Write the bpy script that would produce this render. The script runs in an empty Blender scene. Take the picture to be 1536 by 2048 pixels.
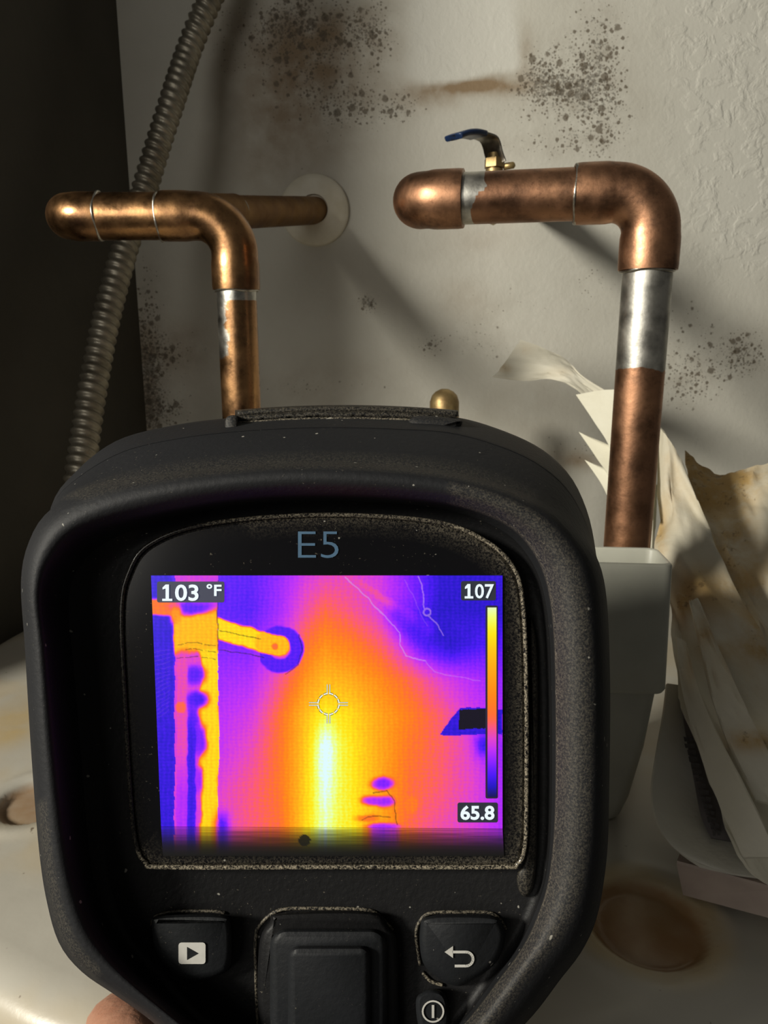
import bpy, math, random
import numpy as np
from mathutils import Vector, Matrix
random.seed(7)
# ------------------------------------------------------------------ camera, world, lights, exposure
S = bpy.context.scene
PITCH = math.radians(13.0); FPX = 1500.0
cs, sn = math.cos(PITCH), math.sin(PITCH)
cd = bpy.data.cameras.new('camera'); cam = bpy.data.objects.new('camera', cd)
S.collection.objects.link(cam); S.camera = cam
cam.location = (0, 0, 0); cam.rotation_euler = (math.radians(90) - PITCH, 0, 0)
cd.sensor_fit = 'VERTICAL'; cd.sensor_height = 36.0; cd.lens = 36.0 * FPX / 2048.0
cd.clip_start = 0.01; cd.clip_end = 20
cd.dof.use_dof = True; cd.dof.focus_distance = 0.15; cd.dof.aperture_fstop = 75
W = bpy.data.worlds.new('world'); S.world = W; W.use_nodes = True
bg = W.node_tree.nodes['Background']
bg.inputs[0].default_value = (1.0, 0.96, 0.86, 1); bg.inputs[1].default_value = 0.052

def area(name, loc, target, size, power, col):
    l = bpy.data.lights.new(name, 'AREA'); l.shape = 'DISK'; l.size = size; l.energy = power; l.color = col
    o = bpy.data.objects.new(name, l); S.collection.objects.link(o); o.location = loc
    d = Vector(target) - Vector(loc); o.rotation_euler = d.to_track_quat('-Z', 'Y').to_euler()
    return o
area('key_lamp', (-1.0, -0.45, 0.42), (0.2, 0.60, 0.0), 0.24, 25.0, (1.0, 0.95, 0.83))
area('added_fill', (-0.62, -0.75, 0.22), (0.1, 0.6, 0.0), 0.55, 2.3, (1.0, 0.96, 0.88))  # added soft fill to lift the dark parts, no such lamp is seen
S.view_settings.view_transform = 'Standard'; S.view_settings.look = 'None'
S.view_settings.exposure = 0.0; S.view_settings.gamma = 1.0; S.view_settings.use_curve_mapping = False

# ------------------------------------------------------------------ helpers
def P(px, py, t):                       # a point at distance t along the lens axis that the photograph shows at px, py
    u = (px - 768.0) / FPX; v = (py - 1024.0) / FPX
    return Vector((u * t, t * (cs - v * sn), t * (-sn - v * cs)))
def PY(px, py, Y):
    v = (py - 1024.0) / FPX
    return P(px, py, Y / (cs - v * sn))
def Q(X, Y, Z):
    return (*topx(X, Y, Z), Y * cs - Z * sn)
def topx(X, Y, Z):
    t = Y * cs - Z * sn; up = Y * sn + Z * cs
    return 768 + FPX * X / t, 1024 - FPX * up / t
ORG = {}
def empty(name, loc, label, cat, group=None):
    o = bpy.data.objects.new(name, None); S.collection.objects.link(o); o.location = loc
    o.empty_display_size = 0.02
    ORG[o.name] = Vector(loc); tag(o, label, cat, group); return o
def tag(o, label=None, cat=None, group=None, kind=None):
    if label: o['label'] = label
    if cat: o['category'] = cat
    if group: o['group'] = group
    if kind: o['kind'] = kind
    return o
def mk(name, verts, faces, mat, parent=None, smooth=True, attrs=None, origin=None):
    me = bpy.data.meshes.new(name)
    if parent is not None: og = ORG[parent.name]
    else: og = Vector(origin) if origin is not None else Vector((0, 0, 0))
    V = np.array([tuple(v) for v in verts], dtype=float) - np.array(og)
    me.from_pydata(V.tolist(), [], [tuple(int(i) for i in f) for f in faces]); me.update()
    me.polygons.foreach_set('use_smooth', [smooth] * len(me.polygons))
    if attrs:
        for k, a in attrs.items():
            at = me.attributes.new(k, 'FLOAT', 'POINT'); at.data.foreach_set('value', np.asarray(a, dtype=np.float32))
    me.materials.append(mat)
    o = bpy.data.objects.new(name, me); S.collection.objects.link(o)
    if parent is not None: o.parent = parent
    else: o.location = og
    ORG[o.name] = og
    return o
def fixn(o):
    import bmesh
    bm = bmesh.new(); bm.from_mesh(o.data); bmesh.ops.recalc_face_normals(bm, faces=bm.faces); bm.to_mesh(o.data); bm.free(); return o
def sharp(o, deg=35):
    try: o.data.set_sharp_from_angle(angle=math.radians(deg))
    except Exception: pass
    return o
def loft(rings, close=True, cap0=True, cap1=True):
    n = len(rings[0]); V = []; F = []
    for r in rings: V += [tuple(p) for p in r]
    for i in range(len(rings) - 1):
        for j in range(n if close else n - 1):
            a = i * n + j; b = i * n + (j + 1) % n
            F.append((a, b, b + n, a + n))
    if cap0: F.append(tuple(range(n - 1, -1, -1)))
    if cap1: F.append(tuple((len(rings) - 1) * n + j for j in range(n)))
    return V, F
def frames(path):
    T = []
    for i in range(len(path)):
        a = path[max(i - 1, 0)]; b = path[min(i + 1, len(path) - 1)]
        T.append((b - a).normalized())
    ref = Vector((0, 0, 1)) if abs(T[0].z) < 0.9 else Vector((0, 1, 0))
    n = (ref - T[0] * ref.dot(T[0])).normalized(); out = []
    for i, t in enumerate(T):
        n = (n - t * n.dot(t)).normalized(); out.append((t, n, t.cross(n)))
    return out
def tube(path, rad, seg=32, cap=True, ang_fn=None):
    path = [Vector(p) for p in path]
    if not hasattr(rad, '__len__'): rad = [rad] * len(path)
    fr = frames(path); rings = []
    for p, r, (t, n, b) in zip(path, rad, fr):
        rings.append([p + (n * math.cos(2 * math.pi * k / seg) + b * math.sin(2 * math.pi * k / seg)) * r for k in range(seg)])
    return loft(rings, True, cap, cap)
def fillet(pts, rads, step=0.002, arc=14):
    pts = [Vector(p) for p in pts]; out = [pts[0]]
    for i in range(1, len(pts) - 1):
        a, b, c = pts[i - 1], pts[i], pts[i + 1]; d1 = (a - b).normalized(); d2 = (c - b).normalized()
        th = d1.angle(d2); L = rads[i - 1] / math.tan(th / 2)
        p1 = b + d1 * L; p2 = b + d2 * L; cc = b + (d1 + d2).normalized() * (rads[i - 1] / math.sin(th / 2))
        v1 = p1 - cc; v2 = p2 - cc; w = v1.angle(v2)
        for k in range(arc + 1):
            f = k / arc
            out.append(cc + (v1 * math.sin((1 - f) * w) + v2 * math.sin(f * w)) / math.sin(w))
    out.append(pts[-1]); return out
def densify(path, step):
    out = [path[0]]
    for a, b in zip(path[:-1], path[1:]):
        n = max(1, int((b - a).length / step))
        for k in range(1, n + 1): out.append(a.lerp(b, k / n))
    return out
def catmull(pts, n=12, closed=False):
    pts = [np.array(p, float) for p in pts]; m = len(pts); out = []
    rng = range(m) if closed else range(m - 1)
    for i in rng:
        g = (lambda j: pts[j % m]) if closed else (lambda j: pts[min(max(j, 0), m - 1)])
        p0, p1, p2, p3 = g(i - 1), g(i), g(i + 1), g(i + 2)
        for k in range(n):
            t = k / n
            out.append(0.5 * ((2 * p1) + (-p0 + p2) * t + (2 * p0 - 5 * p1 + 4 * p2 - p3) * t * t + (-p0 + 3 * p1 - 3 * p2 + p3) * t ** 3))
    if not closed: out.append(pts[-1])
    return np.array(out)
def rrect(x0, y0, x1, y1, r, n=6):
    out = []
    for cx, cy, a in ((x1 - r, y0 + r, -90), (x1 - r, y1 - r, 0), (x0 + r, y1 - r, 90), (x0 + r, y0 + r, 180)):
        for k in range(n + 1):
            th = math.radians(a + 90 * k / n); out.append((cx + r * math.cos(th), cy + r * math.sin(th)))
    return np.array(out)
def scl(poly, d):                       # move a convex outline inwards by d
    poly = np.array(poly, float); n = len(poly); out = []
    for i in range(n):
        a = poly[i - 1]; b = poly[(i + 1) % n]; t = b - a; L = np.hypot(*t); t = t / (L + 1e-9)
        out.append(poly[i] + np.array([-t[1], t[0]]) * d)
    return np.array(out)
def prism(poly, tb, tf, bev_px=0, bev_t=0.0):   # outline (clockwise in the picture) standing from depth tb to tf
    rs = [[P(x, y, tb) for x, y in poly]]
    if bev_px:
        rs.append([P(x, y, tf + bev_t) for x, y in poly])
        rs.append([P(x, y, tf + bev_t * 0.3) for x, y in scl(poly, bev_px * 0.4)])
        rs.append([P(x, y, tf) for x, y in scl(poly, bev_px)])
    else: rs.append([P(x, y, tf) for x, y in poly])
    return loft(rs)
def sm(a, b, x):
    t = np.clip((x - a) / (b - a), 0, 1); return t * t * (3 - 2 * t)
def vnoise(x, y, seed=0):
    r = np.random.RandomState(seed); G = r.rand(64, 64)
    xi = np.floor(x).astype(int); yi = np.floor(y).astype(int); fx = x - xi; fy = y - yi
    fx = fx * fx * (3 - 2 * fx); fy = fy * fy * (3 - 2 * fy)
    g = lambda i, j: G[np.mod(i, 64), np.mod(j, 64)]
    return (g(xi, yi) * (1 - fx) * (1 - fy) + g(xi + 1, yi) * fx * (1 - fy) + g(xi, yi + 1) * (1 - fx) * fy + g(xi + 1, yi + 1) * fx * fy)
def fbm(x, y, seed=0, o=4):
    s = 0; a = 0.5
    for k in range(o): s = s + a * vnoise(x * 2 ** k, y * 2 ** k, seed + k); a *= 0.5
    return s / (1 - 0.5 ** o)
def gauss(px, py, blobs):
    m = 0
    for (x, y, rx, ry, s) in blobs: m = m + s * np.exp(-(((px - x) / rx) ** 2 + ((py - y) / ry) ** 2))
    return m

# ------------------------------------------------------------------ materials
class NT:
    def __init__(s, name):
        s.m = bpy.data.materials.new(name); s.m.use_nodes = True; s.t = s.m.node_tree
        s.b = s.t.nodes['Principled BSDF']; s.out = s.t.nodes['Material Output']
    def n(s, typ, **kw):
        o = s.t.nodes.new(typ)
        for k, v in kw.items(): setattr(o, k, v)
        return o
    def l(s, a, b): s.t.links.new(a, b)
    def setv(s, **kw):
        for k, v in kw.items():
            k = k.replace('_', ' ')
            s.b.inputs[k].default_value = (*v, 1) if isinstance(v, tuple) and len(v) == 3 else v
    def coord(s): 
        if not hasattr(s, 'tc'): s.tc = s.n('ShaderNodeTexCoord')
        return s.tc.outputs['Object']
    def noise(s, scale, detail=4, rough=0.55, stretch=None, dist=0.0):
        o = s.n('ShaderNodeTexNoise'); o.inputs['Scale'].default_value = scale
        o.inputs['Detail'].default_value = detail; o.inputs['Roughness'].default_value = rough
        o.inputs['Distortion'].default_value = dist
        v = s.coord()
        if stretch:
            mp = s.n('ShaderNodeMapping'); mp.inputs['Scale'].default_value = stretch; s.l(v, mp.inputs[0]); v = mp.outputs[0]
        s.l(v, o.inputs['Vector']); return o.outputs['Fac']
    def attr(s, name): 
        o = s.n('ShaderNodeAttribute'); o.attribute_name = name; return o.outputs['Fac']
    def rng(s, v, a, b, c=0.0, d=1.0):
        o = s.n('ShaderNodeMapRange'); s.l(v, o.inputs[0])
        for i, x in enumerate((a, b, c, d)): o.inputs[i + 1].default_value = x
        return o.outputs[0]
    def math(s, op, a, b=None, c=None):
        o = s.n('ShaderNodeMath', operation=op)
        for i, x in enumerate((a, b, c)):
            if x is None: continue
            if isinstance(x, (int, float)): o.inputs[i].default_value = x
            else: s.l(x, o.inputs[i])
        return o.outputs[0]
    def mix(s, f, a, b):
        o = s.n('ShaderNodeMix', data_type='RGBA')
        if isinstance(f, (int, float)): o.inputs[0].default_value = f
        else: s.l(f, o.inputs[0])
        for i, x in ((6, a), (7, b)):
            if isinstance(x, tuple): o.inputs[i].default_value = (*x, 1)
            else: s.l(x, o.inputs[i])
        return o.outputs[2]
    def bump(s, h, dist, strength=1.0, prev=None):
        o = s.n('ShaderNodeBump'); o.inputs['Distance'].default_value = dist; o.inputs['Strength'].default_value = strength
        s.l(h, o.inputs['Height'])
        if prev is not None: s.l(prev, o.inputs['Normal'])
        return o.outputs[0]

def mat_wall():
    k = NT('mouldy_plaster'); k.setv(Roughness=0.62)
    mold = k.attr('mold'); brown = k.attr('brown'); clean = k.attr('clean')
    c = k.mix(k.rng(k.noise(9, 5), .35, .7), (.60, .585, .52), (.53, .515, .45))
    c = k.mix(k.math('MULTIPLY', clean, 1.0), c, (.65, .64, .58))
    c = k.mix(k.math('MULTIPLY', brown, k.rng(k.noise(45, 5), .3, .65, .35, 1)), c, (.27, .19, .11))
    smud = k.math('MULTIPLY', k.math('MULTIPLY', mold, .40), k.rng(k.noise(45, 7, .7), .36, .74))
    c = k.mix(smud, c, (.20, .155, .105))
    for sc, rd, st in ((95, .40, .75), (190, .42, .8), (340, .45, .7)):
        vo = k.n('ShaderNodeTexVoronoi'); vo.inputs['Scale'].default_value = sc; k.l(k.coord(), vo.inputs['Vector'])
        sp = k.n('ShaderNodeSeparateColor'); k.l(vo.outputs['Color'], sp.inputs[0])
        lim = k.math('MULTIPLY', k.math('SUBTRACT', k.math('MULTIPLY', mold, 1.35), k.math('MULTIPLY', sp.outputs[0], 1.15)), rd)
        lim = k.math('MINIMUM', lim, .36)
        dd_ = k.math('ADD', vo.outputs['Distance'], k.math('MULTIPLY', k.math('SUBTRACT', k.noise(sc * 4, 3), .5), .35))
        c = k.mix(k.math('MULTIPLY', k.rng(k.math('SUBTRACT', lim, dd_), 0, .10), st), c, (.105, .080, .050))
    for sc, lo, st in ((520, .77, .55),):
        th = k.math('SUBTRACT', k.noise(sc, 3, .6), k.math('SUBTRACT', lo, k.math('MULTIPLY', mold, .19)))
        c = k.mix(k.math('MULTIPLY', k.rng(th, 0, .05), k.math('MULTIPLY', k.rng(mold, .05, .4), st)), c, (.055, .045, .03))
    k.l(c, k.b.inputs['Base Color'])
    kd = k.rng(k.noise(60, 4, .55, dist=.4), .48, .60)
    o_ = k.rng(k.attr('relief'), 0, .5, .10, .85); b = k.bump(k.math('MULTIPLY', kd, o_), .0013, .55); b = k.bump(k.noise(260, 4), .0006, .5, b)
    k.l(b, k.b.inputs['Normal']); return k.m
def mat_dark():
    k = NT('shade_darkened_wall'); k.setv(Roughness=0.7)
    c = k.mix(k.rng(k.noise(14, 4), .3, .7), (.060, .054, .042), (.078, .070, .055)); k.l(c, k.b.inputs['Base Color'])  # deep shade of the side wall put into its base colour
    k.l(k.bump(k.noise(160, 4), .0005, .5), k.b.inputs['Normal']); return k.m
def mat_copper(name, c1, c2, ox=(.11, .055, .035), oxa=.5, rough=.33, tin_noise=90):
    k = NT(name); k.setv(Metallic=1.0)
    c = k.mix(k.rng(k.noise(38, 4), .35, .65), c1, c2)
    c = k.mix(k.math('MULTIPLY', k.rng(k.noise(75, 6, .7), .5, .72), oxa), c, ox)
    c = k.mix(k.math('MULTIPLY', k.rng(k.noise(700, 2), .6, .72), .45), c, (.20, .10, .06))
    ta = k.attr('tin'); tn = k.math('ADD', ta, k.math('MULTIPLY', k.math('SUBTRACT', k.noise(tin_noise, 4, .6), .5), .8))
    tf = k.math('MULTIPLY', k.rng(tn, .48, .56), k.rng(ta, .01, .1))
    silver = k.mix(k.rng(k.noise(110, 4), .4, .65), (.62, .60, .54), (.33, .32, .29))
    c = k.mix(tf, c, silver)
    k.l(c, k.b.inputs['Base Color'])
    r = k.rng(k.noise(90, 5), .3, .75, rough - .06, rough + .16); k.l(r, k.b.inputs['Roughness'])
    k.l(k.bump(k.noise(420, 3), .0002, .35), k.b.inputs['Normal']); return k.m
def mat_simple(name, c1, c2=None, rough=.5, metal=0.0, sc=60, bump=.0003, bsc=300, spec=None, extra=None):
    k = NT(name); k.setv(Roughness=rough, Metallic=metal)
    c = k.mix(k.rng(k.noise(sc, 5), .35, .68), c1, c2 or tuple(x * .8 for x in c1))
    if extra: c = extra(k, c)
    k.l(c, k.b.inputs['Base Color'])
    if bump: k.l(k.bump(k.noise(bsc, 4), bump, .5), k.b.inputs['Normal'])
    if spec is not None: k.b.inputs['Specular IOR Level'].default_value = spec
    return k.m
def dust(amount, attr=False):
    def f(k, c):
        d = k.rng(k.noise(1500, 3, .7), .66, .74); big = k.rng(k.noise(70, 5), .42, .68)
        a = k.math('MULTIPLY', k.math('MULTIPLY', d, big), amount)
        c = k.mix(a, c, (.42, .37, .28))
        sp = k.rng(k.noise(620, 1, .5), .775, .80)
        c = k.mix(k.math('MULTIPLY', sp, .5), c, (.5, .48, .42))
        if attr:
            at = k.attr('dust'); g = k.rng(k.noise(2600, 4, .8), .44, .62)
            c = k.mix(k.math('MULTIPLY', at, g), c, (.40, .35, .26))
        return c
    return f
def mat_paper(name, c1, c2, stain=.6):
    k = NT(name); k.setv(Roughness=.75)
    c = k.mix(k.rng(k.noise(22, 4), .35, .65), c1, c2)
    s = k.attr('stain')
    st = k.math('MULTIPLY', s, k.rng(k.noise(40, 6, .65), .30, .55))
    c = k.mix(st, c, (.46, .30, .11))
    sp = k.math('MULTIPLY', k.rng(k.math('ADD', k.noise(150, 4, .7), k.math('MULTIPLY', s, .16)), .72, .80), stain)
    c = k.mix(sp, c, (.10, .06, .03))
    k.l(c, k.b.inputs['Base Color'])
    k.b.inputs['Subsurface Weight'].default_value = 0.0
    b = k.bump(k.noise(60, 5), .0018, .5); k.l(k.bump(k.noise(350, 3), .0003, .5, b), k.b.inputs['Normal']); return k.m
def mat_emit_attr(name, strength):
    k = NT(name); a = k.n('ShaderNodeAttribute'); a.attribute_name = 'col'
    k.setv(Base_Color=(.01, .01, .01), Roughness=.25)
    k.l(a.outputs['Color'], k.b.inputs['Emission Color']); k.b.inputs['Emission Strength'].default_value = strength
    return k.m
def mat_emit(name, c, s):
    k = NT(name); k.setv(Base_Color=(.01, .01, .01), Emission_Color=c, Emission_Strength=s); return k.m
def mat_tank():
    k = NT('stained_enamel'); k.setv(Roughness=.30)
    st = k.attr('stain'); rust = k.attr('rust')
    c = k.mix(k.rng(k.noise(12, 4), .35, .7), (.44, .42, .365), (.37, .35, .30))
    c = k.mix(k.math('MULTIPLY', st, k.rng(k.noise(35, 5), .25, .6, .4, 1)), c, (.44, .33, .16))
    c = k.mix(k.math('MULTIPLY', rust, k.rng(k.noise(70, 5), .2, .6, .6, 1)), c, (.24, .13, .05))
    sp = k.rng(k.noise(130, 3, .6), .72, .75); c = k.mix(k.math('MULTIPLY', sp, .8), c, (.10, .07, .045))
    k.l(c, k.b.inputs['Base Color'])
    k.l(k.bump(k.noise(90, 5), .0005, .35), k.b.inputs['Normal']); return k.m

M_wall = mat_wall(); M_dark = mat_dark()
M_cuL = mat_copper('golden_copper', (.49, .27, .12), (.27, .145, .07), oxa=.75, rough=.27, tin_noise=120)
M_cuR = mat_copper('brown_copper', (.50, .265, .15), (.30, .155, .09), ox=(.085, .05, .035), oxa=.8, rough=.38)
M_cuB = mat_copper('tarnished_copper', (.26, .15, .06), (.17, .09, .04), oxa=.4, rough=.5)
M_solder = mat_simple('solder', (.62, .60, .54), (.34, .30, .24), .35, 1.0, 300, .0004, 500)
M_brass = mat_simple('aged_brass', (.50, .37, .17), (.30, .20, .09), .48, .8, 120)
M_steel = mat_simple('dull_steel', (.33, .31, .27), (.20, .19, .16), .42, 1.0, 200)
M_conduit = mat_simple('galvanised_conduit', (.42, .385, .31), (.24, .215, .165), .45, .75, 60, .0003, 400)
M_blue = mat_simple('blue_vinyl', (.012, .03, .09), (.008, .02, .06), .35)
M_flange = mat_simple('cream_plastic', (.78, .74, .62), (.68, .63, .50), .45)
M_rubber = mat_simple('black_rubber', (.012, .0125, .0145), (.009, .0095, .011), .62, 0, 30, .0002, 900, .28, dust(.35, True))
M_shell = mat_simple('black_plastic', (.007, .007, .0075), (.005, .005, .0055), .50, 0, 30, .0002, 900, .22, dust(.4, True))
M_glass = mat_simple('glossy_black_glass', (.004, .004, .005), (.003, .003, .004), .16, 0, 30, 0, 0, .4, dust(.55, True))
M_key = mat_simple('matt_black_keys', (.010, .011, .013), (.008, .009, .010), .55, 0, 60, .0002, 900, .25, dust(.25))
M_print = mat_simple('grey_print', (.50, .49, .46), (.42, .41, .38), .6, 0, 300, 0)
M_bprint = mat_simple('blue_grey_print', (.045, .11, .19), (.035, .085, .15), .6, 0, 300, 0)
M_paper = mat_paper('stained_paper', (.66, .63, .53), (.56, .53, .43))
M_card = mat_paper('cream_card', (.74, .72, .60), (.66, .63, .50), .15)
M_label = mat_paper('grey_card', (.58, .56, .49), (.50, .48, .41), .2)
M_board = mat_simple('pinkish_cardboard', (.42, .34, .29), (.34, .27, .23), .7)
M_ink = mat_simple('dark_ink', (.045, .040, .038), (.08, .07, .065), .7)
M_strip = mat_simple('grey_strip', (.13, .115, .115), (.10, .09, .09), .6)
M_tub = mat_simple('milky_plastic', (.50, .50, .43), (.43, .43, .37), .45, 0, 40, .0004, 120)
M_tank = mat_tank()
M_floor = mat_simple('concrete', (.22, .21, .19), (.16, .15, .14), .8, 0, 8, .001, 60)
kk = NT('skin'); kk.setv(Roughness=.48, Subsurface_Weight=.15); kk.b.inputs['Subsurface Radius'].default_value = (.004, .0015, .001)
kk.l(kk.mix(kk.rng(kk.noise(90, 5), .35, .65), (.44, .23, .15), (.35, .16, .10)), kk.b.inputs['Base Color'])
kk.l(kk.bump(kk.noise(500, 4), .0004, .6), kk.b.inputs['Normal']); M_skin = kk.m

# ------------------------------------------------------------------ room
WY = 0.72; ZT = -0.20; TC = (0.0, 0.44); TR = 0.262; ZF = -1.45
xs = np.concatenate([np.linspace(-0.9, -0.36, 12, False), np.arange(-0.36, 0.46, 0.003), np.linspace(0.46, 1.3, 16)])
zs = np.concatenate([np.linspace(ZF, -0.32, 16, False), np.arange(-0.32, 0.50, 0.003), np.linspace(0.50, 1.05, 12)])
GX, GZ = np.meshgrid(xs, zs)
px, py = topx(GX, np.full_like(GX, WY), GZ)
mold = gauss(px, py, [(620, 110, 130, 120, .95), (560, 30, 110, 60, .7), (745, 60, 60, 70, .8), (690, 215, 90, 60, .6), (800, 215, 50, 30, .9),
    (1160, 110, 70, 110, .85), (1110, 200, 130, 70, .85), (1220, 60, 50, 70, .5), (1230, 240, 60, 110, .6), (1080, 150, 60, 60, .6),
    (1110, 290, 130, 30, .6), (1400, 740, 110, 60, .95), (1490, 700, 60, 50, .8), (1370, 650, 60, 40, .5), (1370, 800, 60, 40, .5),
    (1000, 620, 130, 70, .36), (735, 603, 18, 16, 1.5), (750, 620, 40, 20, .5), (960, 690, 100, 35, .5), (1180, 560, 60, 60, .4),
    (292, 720, 36, 190, 1.6), (355, 705, 50, 45, .9), (330, 820, 60, 40, .9), (620, 770, 170, 40, .45), (860, 690, 40, 20, .6),
    (450, 60, 30, 80, .45), (560, 300, 100, 110, .25), (1140, 900, 70, 30, .6), (870, 490, 120, 30, .3), (1300, 600, 120, 30, .3)])
brown = gauss(px, py, [(590, 190, 130, 150, .8), (540, 310, 80, 90, .3), (640, 80, 120, 90, .75), (360, 700, 70, 60, .6), (290, 750, 25, 150, .8),
    (945, 172, 95, 17, 1.5), (860, 195, 60, 24, .9), (1050, 110, 18, 60, .5), (1030, 150, 40, 40, .4), (880, 20, 20, 30, .0), (960, 480, 80, 40, .2), (930, 600, 50, 40, .35),
    (700, 560, 90, 60, .12), (640, 760, 160, 60, .2), (1150, 920, 80, 18, .8), (1060, 800, 160, 120, .18), (450, 40, 40, 80, .35)])
n1 = fbm(px / 90, py / 90, 3)
edge = (py < 185 - 60 * (np.abs(px - 930) / 130) ** 2 + 30 * n1)
clean = sm(800, 850, px + 40 * (n1 - .5)) * (1 - sm(1020, 1060, px + 50 * (n1 - .5))) * (1 - sm(145, 165, py + 30 * (n1 - .5) + (px - 930) * .12))
mold = mold * (1 - clean) * (0.45 + 1.1 * fbm(px / 60, py / 60, 9)); brown = brown * (1 - clean)
rightclean = sm(1250, 1420, px - .1 * py) * (1 - sm(480, 640, py + 60 * n1))
rough_ = rightclean * .5 + clean * .05; clean = np.clip(clean + rightclean * .5, 0, 1)
nx, nz = len(xs), len(zs)
verts = np.stack([GX.ravel(), np.full(GX.size, WY), GZ.ravel()], 1)
ii, jj = np.meshgrid(np.arange(nz - 1), np.arange(nx - 1), indexing='ij'); a = (ii * nx + jj).ravel()
F = np.stack([a, a + 1, a + 1 + nx, a + nx], 1)
o = mk('wall_back', verts, F, M_wall, attrs={'mold': mold.ravel(), 'brown': brown.ravel(), 'clean': clean.ravel(), 'relief': rough_.ravel()})
tag(o, 'off-white textured plaster wall with black mould specks and brown water stains', kind='structure')
fp = [(-0.228, WY), (-0.300, 0.44), (-0.332, 0.31), (-0.345, 0.30), (-0.44, 0.30), (-0.44, WY)]  # front end extended out of view to shade the left of the back wall
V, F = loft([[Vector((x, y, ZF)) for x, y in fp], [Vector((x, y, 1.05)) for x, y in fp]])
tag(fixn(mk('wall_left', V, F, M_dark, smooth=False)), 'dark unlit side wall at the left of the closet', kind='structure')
o = mk('floor', [(-1.5, -1.5, ZF), (1.5, -1.5, ZF), (1.5, WY, ZF), (-1.5, WY, ZF)], [(0, 1, 2, 3)], M_floor, smooth=False)
tag(o, 'grey concrete floor under the heater', kind='structure')

# ------------------------------------------------------------------ water heater
heater = empty('water_heater', (TC[0], TC[1], ZF), 'white enamelled water heater with a stained top, under all the copper pipes', 'water heater')
DENT = [(-0.156, 0.298, .0165), (0.0935, 0.227, .021), (-0.077, 0.41, 0)]
def tank_top():
    nr, na = 150, 720; V = []; rr = []
    prof = []
    for i in range(nr + 1):
        r = TR * i / nr * .985; prof.append((r, -0.0025 * (r / TR) ** 4))
    for k in range(1, 9):                     # rolled rim that turns down
        a = math.pi / 2 * k / 8; prof.append((TR * .985 + .016 * math.sin(a), -0.0025 - .013 * (1 - math.cos(a))))
    prof.append((TR * .985 + .016, -.030)); prof.append((TR * .985 + .013, -.033))
    for (r, z) in prof:
        for j in range(na):
            a = 2 * math.pi * j / na; V.append((TC[0] + r * math.cos(a), TC[1] + r * math.sin(a), ZT + z))
    V = np.array(V)
    st = np.zeros(len(V)); ru = np.zeros(len(V))
    for (x, y, r) in DENT[:2]:
        d = np.hypot(V[:, 0] - x, V[:, 1] - y)
        V[:, 2] -= .0035 * (1 - sm(r * .82, r * 1.05, d)); V[:, 2] += .0008 * np.exp(-((d - r * 1.35) / (r * .18)) ** 2)
        ru += (1 - sm(r * .9, r * 1.02, d)) * .85
    X, Y = V[:, 0], V[:, 1]; n = fbm(X * 60 + 5, Y * 60 + 5, 4)
    st += np.exp(-((X + .205) ** 2 + (Y - .36) ** 2) / .022 ** 2) * .9 * (n + .4)
    d2 = np.hypot(X - DENT[1][0], Y - DENT[1][1]); st += .8 * (1 - sm(.026, .036, d2 + .008 * n)) ; ru += .25 * (1 - sm(.022, .03, d2 + .01 * n))
    st += .35 * sm(.52, .7, fbm(X * 22 + 9, Y * 22 + 9, 6)); st += sm(.5, .7, Y) * .5
    F = []; N = len(prof)
    for i in range(N - 1):
        for j in range(na):
            a = i * na + j; b = i * na + (j + 1) % na
            if i == 0:
                F.append((a, b, b + na, a + na))
            else: F.append((a, b, b + na, a + na))
    return V, F, st, ru
V, F, st, ru = tank_top()
o = mk('top_pan', V, F, M_tank, heater, attrs={'stain': np.clip(st, 0, 1), 'rust': np.clip(ru, 0, 1)}); fixn(o)
na = 96; rs = [[Vector((TC[0] + r * math.cos(2 * math.pi * k / na), TC[1] + r * math.sin(2 * math.pi * k / na), z)) for k in range(na)]
     for r, z in ((.264, ZF), (.268, ZF + .01), (.268, ZT - .031), (.264, ZT - .028))]
V, F = loft(rs); mk('jacket', V, F, M_tank, heater, attrs={'stain': np.zeros(len(V)), 'rust': np.zeros(len(V))})

# ------------------------------------------------------------------ pipes
RP, RE = 0.0104, 0.0120
def pipe(name, a, b, r, mat, parent, tin=None, step=.0012, seg=40):
    path = densify([Vector(a), Vector(b)], step); V, F = tube(path, r, seg)
    L = (Vector(b) - Vector(a)).length
    T = np.zeros(len(V))
    if tin:
        for i in range(len(path)):
            s = L * i / (len(path) - 1)
            for k in range(seg): T[i * seg + k] = tin(s, V[i * seg + k])
    return sharp(mk(name, V, F, mat, parent, attrs={'tin': T}), 60)
def elbow(name, pts, bend, r, mat, parent, rb=None):
    path = fillet(pts, [bend] * (len(pts) - 2), arc=20); path = densify(path, .002)
    n = len(path); rad = [r] * n
    # sockets are slightly larger than the bend, with a rolled end
    tot = [0]
    for i in range(1, n): tot.append(tot[-1] + (path[i] - path[i - 1]).length)
    for i in range(n):
        e = min(tot[i], tot[-1] - tot[i]); rad[i] = r * (1.035 if e < .0125 else 1.0 + .035 * max(0, 1 - (e - .0125) / .003))
        if e < .0008: rad[i] = r * 1.02
    V, F = tube(path, rad, 44); return sharp(mk(name, V, F, mat, parent, attrs={'tin': np.zeros(len(V))}), 60)
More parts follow.
